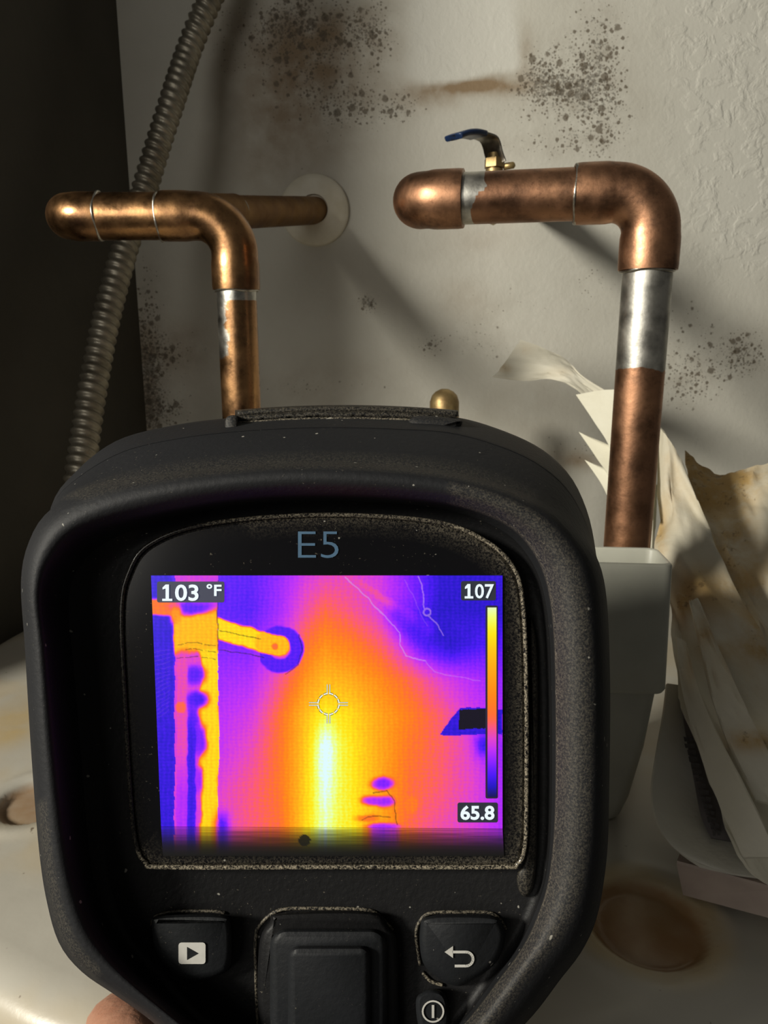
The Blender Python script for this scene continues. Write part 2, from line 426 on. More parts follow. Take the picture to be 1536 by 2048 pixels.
def ring(name, c, d, r, mat, parent, w=.0009):
    d = Vector(d).normalized(); n = Vector((0, 0, 1)) if abs(d.z) < .9 else Vector((1, 0, 0)); n = (n - d * n.dot(d)).normalized(); b = d.cross(n)
    path = []
    rs = []
    for k in range(48):
        a = 2 * math.pi * k / 48; rr = r + .0004 * math.sin(5 * a + c[0] * 900); e = n * math.cos(a) + b * math.sin(a); p = Vector(c) + e * rr
        off = d * (.0004 * math.sin(3 * a + 1)); rs.append([p + off + (e * math.cos(q) + d * math.sin(q)) * w for q in [2 * math.pi * m / 8 for m in range(8)]])
    rs.append(rs[0]); V, F = loft(rs, True, False, False); return mk(name, V, F, mat, parent)

# --- left run
XL, YL, ZL = -0.0775, 0.41, 0.0615
A0 = Vector((XL, YL, ZT)); A1 = Vector((XL, YL, ZL)); A2 = Vector((-0.1725, YL + .002, ZL)); A3 = PY(634, 421, WY)
left = empty('copper_pipe_run', A0, 'golden copper pipe run at left, coming through the round cream flange', 'pipe')
dB = (A3 - Vector(A2)).normalized()
def tinL(s, v):
    z = v[2]; n = .5 * (1 + math.sin(z * 400) * .4)
    if z > ZL - .042: return 1.0
    side = sm(-.2, .9, -(v[0] - XL) / RP)
    return float(np.clip(sm(ZL - .082, ZL - .066, z) * (.30 + .45 * side), 0, 1))
pipe('riser', A0, A1 - Vector((0, 0, .034)), RP, M_cuL, left, tinL)
elbow('elbow', [A1 - Vector((0, 0, .0365)), A1, A1 + Vector((-.037, 0, 0))], .019, RE, M_cuL, left)
pipe('crossover_pipe', A1 + Vector((-.033, 0, 0)), A2 + Vector((.022, 0, 0)), RE * .97, M_cuL, left)
elbow('elbow', [A2 + Vector((.026, 0, 0)), A2, A2 + dB * .030], .0135, RE * .97, M_cuB if False else M_cuL, left)
pipe('wall_pipe', A2 + dB * .026, A3 + dB * .03, .0118, M_cuB, left)
pa = P(300, 0, .4)
ring('solder_ring', A1 + Vector((-.0372, 0, 0)), (1, 0, 0), RE * .985, M_solder, left, .00065)
ring('solder_ring', A2 + Vector((.0262, 0, 0)), (1, 0, 0), RE * .975, M_solder, left, .00065)
ring('solder_ring', A1 - Vector((0, 0, .0367)), (0, 0, 1), RP * 1.06, M_solder, left, .0008)
cB = A2.lerp(A3, .56); ring('solder_ring', cB, dB, .0122, M_solder, left, .0006)
pipe('coupling', A2.lerp(A3, .28), cB, .0128, M_cuB, left)
# --- flange on the wall
def disc_plate(name, c, r, mat, **kw):
    prof = [(0.0, -.004), (.0115, -.004), (.0125, -.0065), (.018, -.0058), (r * .8, -.004), (r * .95, -.0028), (r, -.001), (r, .004)]
    rs = [[Vector((c[0] + q * math.cos(2 * math.pi * k / 64), c[1] + y * 1.3, c[2] + q * math.sin(2 * math.pi * k / 64))) for k in range(64)] for q, y in prof[1:]]
    V, F = loft(rs, True, True, True); o = fixn(mk(name, V, F, mat, origin=c)); return sharp(o, 40)
fl = disc_plate('wall_flange', Vector((A3.x - .002, WY - .001, A3.z)), .031, M_flange)
tag(fl, 'round cream plastic flange where the left copper pipe enters the wall', 'flange')

# --- right run
XR, YR, ZR = 0.1125, 0.335, 0.0600
B0 = Vector((XR, YR, ZT)); B1 = Vector((XR, YR, ZR)); B2 = Vector((0.0120, 0.357, ZR)); B3 = Vector((0.135, WY, .120))
right = empty('copper_pipe_run', B0, 'brown copper pipe run at right with a blue-tipped valve, dropping behind the white tub', 'pipe')
dH = (B2 - B1).normalized(); dR = (B3 - B2).normalized()
LT = (B1 - B2).length
def tinR(s, v):
    z = v[2]; n = float(fbm(np.array(math.atan2(v[1] - YR, v[0] - XR) * 1.5 + 9), np.array(3.3), 2))
    return float(sm(-.016, -.010, z + .004 * (n - .5)))
pipe('riser', B0, B1 - Vector((0, 0, .029)), RP, M_cuR, right, tinR)
elbow('elbow', [B1 - Vector((0, 0, .0315)), B1, B1 + dH * .0315], .0165, RE, M_cuR, right)
def tinH(s, v): return float(1 - sm(.062, .071, s * -1 + LT)) * 0 + float(sm(LT - .062, LT - .058, s))
def tinH2(s, v):
    an = math.atan2(v[2] - ZR, v[1] - YR); s = s + .010 * (float(fbm(np.array(an * 1.3 + 7), np.array(2.2), 5)) - .5) + .0035 * math.sin(an * 2)
    return float(sm(.0435, .0455, s)) * .95 + .36 * float(sm(.018, .026, s) * (1 - sm(.030, .040, s)) * (math.sin(an * 2.1 + 1) > .2))
pipe('crossover_pipe', B1 + dH * .028, B2 - dH * .016, RP * 1.03, M_cuR, right, tinH2)
elbow('elbow', [B2 - dH * .0235, B2, B2 + dR * .028], .0135, RE * 1.0, M_cuR, right)
pipe('wall_pipe', B2 + dR * .024, B3 + dR * .02, RP, M_cuR, right)
ring('solder_ring', B1 + dH * .0318, dH, RP * 1.10, M_solder, right, .0007)
ring('solder_ring', B1 - Vector((0, 0, .0318)), (0, 0, 1), RP * 1.05, M_solder, right, .0007)
# ball valve on the wall pipe
vc = B2 + (B3 - B2) * .50
V, F = tube([vc - dR * .024, vc - dR * .022, vc - dR * .010, vc, vc + dR * .010, vc + dR * .022, vc + dR * .024], [.0125, .0135, .0135, .0150, .0135, .0135, .0125], 8)
valve = mk('ball_valve', V, F, M_brass, right, smooth=False)
V, F = tube([vc + Vector((0, 0, .008)), vc + Vector((0, 0, .020)), vc + Vector((0, 0, .0205)), vc + Vector((0, 0, .030))], [.0058, .0058, .0046, .0046], 20)
sharp(mk('stem', V, F, M_brass, valve), 40)
V, F = tube([vc + Vector((0, 0, .021)), vc + Vector((0, 0, .0265))], [.0070, .0070], 6); mk('packing_nut', V, F, M_brass, valve, False)
V, F = tube([vc + Vector((.006, -.001, .0215)), vc + Vector((.0125, -.001, .0225)), vc + Vector((.0135, -.001, .0228))], [.0022, .0022, .0012], 10); mk('stop_pin', V, F, M_brass, valve)
def strip(path, w, th, wd):             # flat bar of width w (along wd) and thickness th along path
    path = [Vector(p) for p in path]; fr = frames(path); rs = []
    for i, (p, (t, n, b)) in enumerate(zip(path, fr)):
        ww = w[i] if hasattr(w, '__len__') else w
        s = (Vector(wd) - t * Vector(wd).dot(t)).normalized(); m = t.cross(s)
        rs.append([p + s * a * ww / 2 + m * c * th / 2 for a, c in ((-1, -.6), (-.85, -1), (.85, -1), (1, -.6), (1, .6), (.85, 1), (-.85, 1), (-1, .6))])
    return loft(rs)
hp = [vc + Vector(q) for q in ((0.002, 0, .0225), (.001, 0, .0255), (-.0010, -.001, .030), (-.0025, -.002, .0345), (-.0050, -.004, .0378), (-.0105, -.009, .0385), (-.018, -.016, .0380))]
hp = [Vector(q) for q in catmull(hp, 5)]
V, F = strip(hp, .0150, .0018, (.66, -.75, 0)); hd = sharp(mk('handle', V, F, M_steel, valve), 40)
hp2 = [vc + Vector(q) for q in ((-.0125, -.0108, .0384), (-.018, -.016, .0380), (-.024, -.021, .0365), (-.0290, -.0252, .0340), (-.0300, -.026, .0332))]
hp2 = [Vector(q) for q in catmull(hp2, 5)]
V, F = strip(hp2, [.0155] * (len(hp2) - 3) + [.0135, .010, .005], .0036, (.66, -.75, 0)); mk('blue_grip', V, F, M_blue, valve)['label'] = 'dark blue vinyl grip'

# --- brass stub near the wall
bs = PY(889, 800, .60); bs = Vector((bs.x, bs.y, ZT))
brass = empty('relief_valve', bs, 'rounded brass stub peeping over the top of the thermal camera near the wall', 'valve')
zt = PY(889, 778, .60).z
V, F = tube([bs, bs + Vector((0, 0, zt - ZT - .035))], .0095, 28); mk('stem', V, F, M_brass, brass)
V, F = tube([Vector((bs.x, bs.y, z)) for z in (zt - .036, zt - .034, zt - .010, zt - .005, zt - .002, zt)], [.0105, .0118, .0116, .0100, .0070, .0030], 28); mk('cap', V, F, M_brass, brass)

# --- flexible conduit
cp = [(760, -900, .62), (640, -600, .61), (540, -350, .60), (470, -140, .60), (432, -30, .60), (412, 15, .60), (378, 100, .60), (345, 200, .59), (310, 310, .585), (283, 400, .58), (255, 480, .57), (232, 560, .56), (212, 640, .55), (194, 730, .54), (180, 810, .53), (168, 890, .52), (158, 960, .51), (152, 1040, .505), (150, 1120, .50)]
cpts = [P(*c) for c in cp]; cpts.append(Vector((cpts[-1].x, cpts[-1].y, ZT + .03))); cpts.append(Vector((cpts[-1].x, cpts[-1].y, ZT + .004)))
cpath = densify([Vector(q) for q in catmull(cpts, 10)], .0007)
conduit = empty('flexible_conduit', (cpath[-1].x, cpath[-1].y, ZT), 'ribbed grey metal conduit running down the left side behind the left copper pipe', 'conduit')
def conduit_mesh(path, r, pitch):
    fr = frames(path); s = 0; rs = []; seg = 26
    for i, (p, (t, n, b)) in enumerate(zip(path, fr)):
        if i: s += (path[i] - path[i - 1]).length
        row = []
        for k in range(seg):
            a = 2 * math.pi * k / seg; ph = (s / pitch + k / seg) % 1.0
            h = (0.5 - 0.5 * math.cos(2 * math.pi * min(ph / .72, 1.0))) ** .55
            row.append(p + (n * math.cos(a) + b * math.sin(a)) * (r - .0002 + .0018 * h))
        rs.append(row)
    return loft(rs)
V, F = conduit_mesh(cpath, .0086, .0071); mk('armour', V, F, M_conduit, conduit)
V, F = tube([cpath[-1] + Vector((0, 0, -.006)), cpath[-1] + Vector((0, 0, .018)), cpath[-1] + Vector((0, 0, .0185)), cpath[-1] + Vector((0, 0, .022))], [.0135, .0135, .0125, .0125], 8); mk('connector', V, F, M_steel, conduit, False)

# ------------------------------------------------------------------ white tub beside the riser
def tub():
    cx, cy = .0765, .2915; base = Vector((cx, cy, ZT)); t = empty('plastic_tub', base, 'milky white plastic tub with a deep rim, standing in front of the right riser', 'tub')
    rot = math.radians(-5)
    def rect(hx, hy, r, z, dz=0):
        out = []
        for X, Y in rrect(-hx, -hy, hx, hy, r, 5):
            x = X * math.cos(rot) - Y * math.sin(rot); y = X * math.sin(rot) + Y * math.cos(rot)
            out.append(Vector((cx + x, cy + y, z - .0006 * dz)))
        return out
    z0 = -.0855
    rs = [rect(.0345, .0105, .004, z0 - .012), rect(.0350, .0110, .004, z0), rect(.0355, .0114, .004, z0 + .0010), rect(.0365, .0122, .004, z0 - .0002), rect(.0375, .0130, .004, -.125), rect(.0378, .0132, .004, -.137), rect(.0370, .0126, .004, -.1385), rect(.0345, .0110, .004, -.1395), rect(.0340, .0106, .004, -.142)]
    V, F = loft(rs, True, False, False); fixn(mk('rim', V, F, M_tub, t))
    rs = [rect(.0340, .0100, .004, z0 - .010), rect(.0346, .0110, .004, -.139), rect(.0325, .0108, .006, -.165), rect(.0285, .0105, .008, -.190), rect(.026, .0100, .008, -.1975), rect(.022, .009, .007, ZT)]
    V, F = loft(rs, True, False, True); fixn(mk('body', V, F, M_tub, t))
tub()

# ------------------------------------------------------------------ papers at the right
def sheet(name, rows, mat, label=None, cat=None, parent=None, th=.0007, crump=.0, nu=10, stain=None, seed=1, group=None, folds=None):
    rows = [[P(*q) for q in r] for r in rows]
    R = [catmull(r, nu) for r in rows]; R = np.array(R)       # rows x n x 3
    G = np.array([catmull(R[:, j], nu) for j in range(R.shape[1])])   # n x m x 3
    n, m = G.shape[:2]
    U, Vv = np.meshgrid(np.linspace(0, 1, n), np.linspace(0, 1, m), indexing='ij')
    d1 = np.gradient(G, axis=0); d2 = np.gradient(G, axis=1); N = np.cross(d1, d2); N /= (np.linalg.norm(N, axis=2, keepdims=True) + 1e-12)
    if crump:
        h = (np.abs(fbm(U * 5 + seed, Vv * 5, seed) - .5) * 2 + .5 * np.abs(fbm(U * 11, Vv * 11 + seed, seed + 5) - .5)) * crump
        G = G + N * h[..., None]
    if folds:
        for (f0, amp, wd) in folds: G = G + N * (amp * np.maximum(0, 1 - np.abs(Vv - f0 - .06 * np.sin(U * 5 + f0 * 9)) / wd))[..., None]
    top = (G + N * th / 2).reshape(-1, 3); bot = (G - N * th / 2).reshape(-1, 3)
    pts = np.concatenate([top, bot]); K = n * m; F = []
    for i in range(n - 1):
        for j in range(m - 1):
            a = i * m + j; F.append((a, a + 1, a + m + 1, a + m)); F.append((K + a, K + a + m, K + a + m + 1, K + a + 1))
    for i in range(n - 1):
        for j in (0, m - 1):
            a = i * m + j; F.append((a, a + m, K + a + m, K + a))
    for j in range(m - 1):
        for i in (0, n - 1):
            a = i * m + j; F.append((a, a + 1, K + a + 1, K + a))
    if stain:
        X, Y = topx(pts[:, 0], pts[:, 1], pts[:, 2]); s = np.clip(gauss(X, Y, stain), 0, 1)
    else: s = np.zeros(len(pts))
    o = mk(name, pts, F, mat, parent, origin=None if parent else tuple(pts.mean(0)), attrs={'stain': s}); fixn(o); sharp(o, 50)
    if label: tag(o, label, cat, group)
    return o
sheet('paper_strip', [[(1040, 679, .57), (1085, 694, .56), (1132, 719, .55), (1165, 752, .53), (1225, 790, .50), (1270, 825, .485)],
                      [(1012, 722, .575), (1065, 730, .555), (1120, 738, .54), (1165, 768, .525), (1222, 815, .495), (1262, 855, .48)],
                      [(985, 753, .575), (1050, 762, .56), (1100, 758, .545), (1155, 778, .52), (1215, 842, .49), (1255, 885, .475)]], M_paper,
      'pale twisted paper strip poking out behind the right riser, spotted brown at its tip', 'paper', stain=[(1010, 735, 12, 10, .7), (1050, 700, 14, 10, .3), (1120, 745, 30, 10, .2)], crump=.002)
book = empty('folded_booklet', P(1290, 1000, .42), 'stack of stiff cream cards fanned out behind the right riser', 'booklet')
for k, (x0, y0, x1, y1, d) in enumerate([(1152, 790, 1222, 902, .0), (1158, 864, 1222, 965, .007), (1170, 920, 1222, 1020, .014)]):
    sheet('page', [[(x0, y0, .470 + d), (x0 + (90 if k == 0 else 60), y0 + (-8 if k == 0 else 26), .455 + d), (1314, y0 + 50, .44 + d)],
                   [(x0 + 35, y0 + 52, .458 + d), (x0 + 110, y0 + 60, .445 + d), (1312, y0 + 120, .43 + d)],
                   [(x1, y1, .445 + d), (1260, y1 + 30, .435 + d), (1308, y1 + 60, .42 + d)],
                   [(x1 + 18, y1 + 100, .43 + d), (1270, y1 + 120, .425 + d), (1304, y1 + 140, .41 + d)]], M_card, parent=book, th=.0011, nu=6)
# cream wrapper rising beside the riser
wrap = sheet('paper_wrapper', [
    [(1318, 855, .44), (1330, 868, .43), (1345, 890, .425), (1368, 930, .42)],
    [(1314, 960, .43), (1335, 980, .415), (1365, 1000, .41), (1408, 1030, .40)],
    [(1308, 1060, .415), (1340, 1080, .40), (1385, 1100, .39), (1450, 1130, .385)],
    [(1322, 1150, .39), (1360, 1180, .375), (1410, 1210, .365), (1505, 1250, .36)],
    [(1340, 1240, .365), (1375, 1280, .35), (1440, 1320, .34), (1560, 1370, .335)],
    [(1352, 1330, .334), (1395, 1380, .320), (1460, 1440, .312), (1600, 1500, .308)],
    [(1382, 1450, .310), (1424, 1500, .296), (1490, 1560, .289), (1640, 1620, .285)],
    [(1424, 1580, .286), (1464, 1640, .273), (1530, 1690, .266), (1680, 1740, .262)],
    [(1478, 1706, .263), (1520, 1757, .256), (1590, 1790, .252), (1720, 1830, .25)]], M_paper,
    'long cream paper wrapper with lengthwise folds, brown-spotted, leaning against the right riser', 'paper', th=.0012, crump=.002, nu=8,
    folds=[(.16, .004, .06), (.34, -.004, .07), (.52, .005, .09), (.70, -.004, .06), (.85, .003, .05)],
    stain=[(1320, 1070, 14, 60, .9), (1395, 1000, 20, 60, .35), (1430, 1190, 60, 50, .8), (1395, 1160, 30, 30, .5), (1530, 1240, 50, 60, 1.0), (1510, 1300, 70, 30, .6), (1530, 1490, 60, 25, 1.0), (1480, 1480, 40, 20, .7), (1500, 1380, 60, 50, .3), (1345, 960, 25, 90, .5), (1420, 1300, 30, 20, .6), (1365, 1210, 20, 40, .8)], seed=4)
sheet('folded_hem', [[(1352, 1275, .338), (1372, 1285, .336)], [(1362, 1370, .318), (1396, 1375, .314)], [(1392, 1480, .298), (1436, 1470, .292)],
    [(1428, 1580, .277), (1482, 1560, .270)], [(1462, 1660, .262), (1522, 1640, .257)], [(1486, 1715, .254), (1556, 1715, .249)]], M_paper, parent=wrap, th=.0016, crump=.001, seed=3, stain=[(1380, 1330, 12, 50, .4)])
sheet('folded_hem', [[(1378, 1200, .352), (1396, 1195, .352)], [(1400, 1290, .330), (1440, 1300, .327)], [(1425, 1400, .306), (1490, 1410, .300)],
    [(1462, 1500, .287), (1540, 1510, .281)], [(1510, 1600, .272), (1600, 1620, .268)]], M_paper, parent=wrap, th=.0016, crump=.0025, seed=6, stain=[(1500, 1480, 50, 22, 1.0), (1410, 1260, 20, 30, .8), (1460, 1330, 30, 30, .4)])
sheet('stained_sheet', [
    [(1370, 900, .50), (1400, 922, .49), (1440, 948, .485), (1490, 935, .48), (1540, 922, .475), (1640, 900, .47)],
    [(1380, 960, .475), (1415, 990, .465), (1460, 1000, .455), (1500, 990, .45), (1550, 985, .445), (1650, 970, .44)],
    [(1400, 1040, .45), (1440, 1070, .44), (1480, 1090, .43), (1530, 1080, .425), (1580, 1080, .42), (1660, 1080, .415)],
    [(1430, 1120, .43), (1470, 1160, .42), (1510, 1190, .41), (1550, 1190, .405), (1600, 1190, .40), (1680, 1190, .39)],
    [(1470, 1220, .41), (1510, 1260, .395), (1550, 1290, .385), (1590, 1300, .38), (1640, 1300, .375), (1700, 1300, .37)],
    [Q(.172, .385, -.1975), Q(.182, .38, -.1975), Q(.195, .372, -.1975), Q(.207, .37, -.1975), Q(.216, .365, -.1975), Q(.226, .36, -.1975)]], M_paper,
    'wide yellow-stained crumpled sheet at the right edge of the picture', 'paper', th=.0010, crump=.005, nu=9, folds=[(.25, .005, .12), (.5, -.004, .1), (.75, .004, .1)],
    stain=[(1400, 935, 50, 50, 1.3), (1440, 960, 60, 40, 1.2), (1480, 1060, 40, 90, .7), (1410, 1000, 40, 60, .7), (1530, 950, 60, 40, .35), (1500, 1180, 60, 60, .7), (1540, 1110, 50, 30, .3), (1440, 1110, 30, 60, .5)], seed=8)
# slab, card and printed label under them
bx = empty('carton', PY(1470, 1810, .27), 'flat pinkish cardboard carton under the papers at the lower right', 'carton')
q = [(1366, 1790, .2775), (1545, 1838, .262), (1700, 1800, .30), (1560, 1640, .345), (1400, 1620, .335)]
bot = [P(*c) for c in q]; top_ = [P(1352, 1722, .2745)] + [p + Vector((0, 0, .0125)) for p in bot[1:]]
V, F = loft([bot, [p.lerp(b, .93) for p, b in zip(bot, top_)], [b + (sum(top_, Vector()) / 5 - b) * .012 for b in top_]]); fixn(mk('box_body', V, F, M_board, bx, False))
mid = sheet('printed_card', [
    [(1333, 1368, .335), (1362, 1372, .338), (1400, 1380, .345), (1440, 1390, .35)],
    [(1326, 1430, .322), (1362, 1440, .325), (1415, 1450, .33), (1470, 1460, .335)],
    [(1312, 1510, .308), (1355, 1520, .311), (1420, 1530, .315), (1500, 1540, .32)],
    [(1303, 1580, .297), (1350, 1590, .299), (1430, 1600, .303), (1520, 1610, .306)],
    [(1312, 1640, .285), (1360, 1660, .282), (1440, 1670, .281), (1530, 1680, .281)],
    [(1343, 1692, .275), (1385, 1712, .270), (1455, 1722, .269), (1540, 1730, .268)],
    [(1400, 1732, .267), (1450, 1745, .265), (1490, 1752, .264), (1560, 1760, .262)]], M_label,
    'grey rounded card with a dark printed strip, tucked between the wrapper and the carton', 'card', th=.0012, nu=8)
def ribbon(name, left_, right_, mat, parent, th=.0003):
    rs = []
    L = catmull([P(*c) for c in left_], 8); R = catmull([P(*c) for c in right_], 8); n = len(L)
    up = Vector((0, -.4, .9)) * th
    V = [Vector(p) for p in L] + [Vector(p) for p in R] + [Vector(p) - up for p in L] + [Vector(p) - up for p in R]; F = []
    for i in range(n - 1): F += [(i, i + 1, n + i + 1, n + i), (2 * n + i, 3 * n + i, 3 * n + i + 1, 2 * n + i + 1), (i, 2 * n + i, 2 * n + i + 1, i + 1), (n + i, n + i + 1, 3 * n + i + 1, 3 * n + i)]
    return mk(name, V, F, mat, parent)
ribbon('dark_strip', [(1358, 1378, .3345), (1372, 1470, .3165), (1388, 1560, .3005), (1402, 1630, .2835), (1422, 1676, .2750)],
       [(1400, 1384, .338), (1430, 1470, .321), (1462, 1560, .303), (1480, 1630, .285), (1500, 1690, .2735)], M_strip, mid)
# worn print beside the strip: blurred dark marks, not letters
rnd = random.Random(3); V = []; F = []
for k in range(15):
    f = k / 14; x = 1372 + 56 * f ** 1.15; y = 1478 + 188 * f; t = .3125 - .0375 * f
    for q_ in range(2):
        xx = x + q_ * 10 + rnd.uniform(-1, 1); w = 3.5 + rnd.random() * 2; h = 4 + rnd.random() * 2.5; b = len(V)
        c = [(xx - w, y - h), (xx + w, y - h * .6), (xx + w, y + h), (xx - w * .5, y + h)]
        V += [P(a, bb, t - .0012) for a, bb in c] + [P(a, bb, t - .0006) for a, bb in c]
        F += [(b, b + 1, b + 2, b + 3)] + [(b + i, b + (i + 1) % 4, b + 4 + (i + 1) % 4, b + 4 + i) for i in range(4)]
tag(mk('worn_print', V, F, M_ink, mid, False), kind='stuff')

# ------------------------------------------------------------------ thermal camera
dev = empty('thermal_camera', P(650, 2130, .155), 'dusty black handheld thermal camera with its screen lit, held up in front of the pipes', 'camera')
CX, CY = 640.0, 1480.0; NA = 220
def ringpx(ctrl, t, tfun=None):
    C = catmull(ctrl, 10, True); out = []
    ang = np.arctan2(C[:, 1] - CY, C[:, 0] - CX); 
    for k in range(NA):
        th = 2 * math.pi * k / NA; d = np.array([math.cos(th), math.sin(th)]); best = 0
        for i in range(len(C)):
            a = C[i] - (CX, CY); b = C[(i + 1) % len(C)] - (CX, CY); e = b - a
            den = d[0] * e[1] - d[1] * e[0]
            if abs(den) < 1e-9: continue
            r = (a[0] * e[1] - a[1] * e[0]) / den; s = (a[0] * d[1] - a[1] * d[0]) / den
            if -1e-6 <= s <= 1 + 1e-6 and r > best: best = r
        x, y = CX + d[0] * best, CY + d[1] * best
        out.append((x, y, t if tfun is None else tfun(x, y)))
    return out
R2c = [(42, 1160), (60, 1078), (100, 1020), (185, 972), (400, 936), (640, 922), (900, 942), (1080, 1000), (1165, 1075), (1208, 1160), (1220, 1350), (1218, 1600), (1213, 1720), (1195, 1830), (1165, 1900), (1120, 1960), (1050, 2048), (930, 2150), (640, 2210), (420, 2150), (310, 2048), (230, 1990), (165, 1945), (120, 1890), (95, 1810), (78, 1700), (62, 1500), (50, 1300)]
R1c = [(75, 1200), (100, 1020), (150, 945), (232, 882), (340, 852), (460, 836), (640, 826), (800, 828), (910, 834), (1000, 859), (1080, 896), (1135, 945), (1168, 1005), (1188, 1080), (1200, 1200), (1205, 1400), (1198, 1600), (1190, 1720), (1165, 1830), (1120, 1900), (1040, 1970), (960, 2048), (850, 2150), (640, 2200), (470, 2150), (350, 2030), (250, 1960), (180, 1900), (140, 1820), (115, 1700), (95, 1500), (82, 1350)]
R3c = [(64, 1180), (85, 1098), (135, 1042), (240, 998), (420, 963), (640, 948), (900, 968), (1050, 1018), (1130, 1090), (1165, 1180), (1180, 1350), (1178, 1600), (1166, 1730), (1145, 1815), (1105, 1885), (1055, 1945), (980, 2048), (880, 2150), (640, 2200), (470, 2150), (345, 2048), (265, 1985), (200, 1930), (158, 1880), (128, 1800), (108, 1700), (88, 1500), (74, 1300)]
R4c = [(95, 1190), (120, 1122), (195, 1058), (420, 1005), (640, 989), (880, 1004), (1010, 1045), (1073, 1110), (1102, 1200), (1112, 1350), (1112, 1600), (1103, 1730), (1085, 1810), (1050, 1890), (1000, 1960), (930, 2048), (830, 2140), (640, 2180), (520, 2140), (385, 2048), (290, 1970), (225, 1900), (180, 1820), (150, 1700), (125, 1500), (105, 1300)]
R5c = [(170, 1220), (185, 1150), (270, 1080), (430, 1030), (640, 1012), (860, 1024), (985, 1065), (1050, 1125), (1083, 1210), (1095, 1350), (1097, 1600), (1090, 1730), (1072, 1800), (1035, 1880), (988, 1945), (912, 2048), (815, 2130), (640, 2165), (540, 2130), (405, 2048), (320, 1960), (255, 1890), (215, 1800), (200, 1700), (190, 1500), (180, 1350)]
def shrink(c, f, cx=640, cy=1450): return [(cx + (x - cx) * f, cy + (y - cy) * f) for x, y in c]
r1 = ringpx(R1c, .166); r2 = ringpx(R2c, .1365); r3 = ringpx(R3c, .1290); r4 = ringpx(R4c, .1325); r5 = ringpx(R5c, .1410)
def blend(a, b, f, ft=None):
    ft = f if ft is None else ft
    return [(x0 + (x1 - x0) * f, y0 + (y1 - y0) * f, t0 + (t1 - t0) * ft) for (x0, y0, t0), (x1, y1, t1) in zip(a, b)]
rb = ringpx(shrink(R1c, .93), .195); rbb = ringpx(shrink(R1c, .80), .205)
rf = lambda r: [P(*q) for q in r]
V, F = loft([rf(x) for x in (rbb, rb, r1, blend(r1, r2, .03, .25), blend(r1, r2, .30, .62))], True, True, False)
rear = fixn(mk('rear_housing', V, F, M_rubber, dev, attrs={'dust': np.zeros(len(V))}))
RR = [blend(r1, r2, .28, .60), blend(r1, r2, .75, .90), r2, blend(r2, r3, .35, .72), blend(r2, r3, .7, .95), r3, blend(r3, r4, .3, -.08), blend(r3, r4, .65, .3), blend(r3, r4, .93, .8), r4, blend(r4, r5, .15, .35), blend(r4, r5, .6, .85)]
V, F = loft([rf(x) for x in RR], True, False, False)
dd = []
for i, r in enumerate(RR):
    for (x, y, t) in r:
        e = 0
        if x > 900 and 5 <= i <= 9: e = .13 + .22 * (i == 9)
        if x < 200 and y > 1600 and i in (3, 4): e = .12
        if y < 1000 and i in (2, 3): e = .10
        dd.append(e)
fixn(mk('front_bumper', V, F, M_rubber, dev, attrs={'dust': dd}))
V, F = loft([rf(blend(r4, r5, .55, .80)), rf(r5), rf([(CX + (x - CX) * .97, CY + (y - CY) * .97, .1415) for x, y, t in r5])], True, False, True)
fixn(mk('face_plate', V, F, M_shell, dev, attrs={'dust': np.zeros(len(V))}))
# glass panel with a dusty edge bead
Bc = [(243, 1230), (256, 1150), (300, 1088), (420, 1047), (640, 1030), (860, 1042), (965, 1078), (1027, 1135), (1047, 1220), (1053, 1400), (1053, 1600), (1050, 1690), (1035, 1728), (990, 1734), (640, 1734), (330, 1734), (292, 1725), (273, 1690), (262, 1600), (250, 1400)]
bz = catmull(Bc, 8, True)
gr = [(0, .1418), (0, .1385), (8, .1379), (9, .1378), (22, .1378), (45, .1378)]
V, F = loft([[P(645 + (x - 645) * (1 - d / 400), 1390 + (y - 1390) * (1 - d / 345), t) for x, y in bz] for d, t in gr], True, False, True)
gd = []
for d, t in gr:
    for x, y in bz: gd.append({0: .3, 8: .30, 9: .24, 22: .08, 45: 0}[d] * (1.0 if x > 850 else .55 if y > 1700 or (y < 1100 and x > 480) else .12))
glass = fixn(mk('screen_glass', V, F, M_glass, dev, attrs={'dust': gd})); sharp(glass, 30)
bp = [P(x, y, .1379) for x, y in bz]; bp = bp + [bp[0], bp[1]]
V, F = tube(bp, .00042, 8, False)
dv = []
for i, p in enumerate(bp):
    X, Y = topx(*p); d = .12
    if X > 700: d = .75
    if Y > 1700: d = .85
    if X < 300 and Y < 1600: d = .12
    if 400 < X < 900 and Y < 1100: d = .4
    dv += [d] * 8
mk('bezel_bead', V, F, M_glass, glass, attrs={'dust': dv})
# raised rib down the right of the face
V, F = prism(catmull([(1058, 1230), (1074, 1300), (1076, 1500), (1072, 1730), (1058, 1790), (1040, 1785), (1034, 1750), (1052, 1700), (1058, 1500), (1056, 1300)], 6, True), .1418, .1392, 6, .001)
fixn(mk('side_rib', V, F, M_shell, dev, attrs={'dust': np.full(len(V), .15)}))

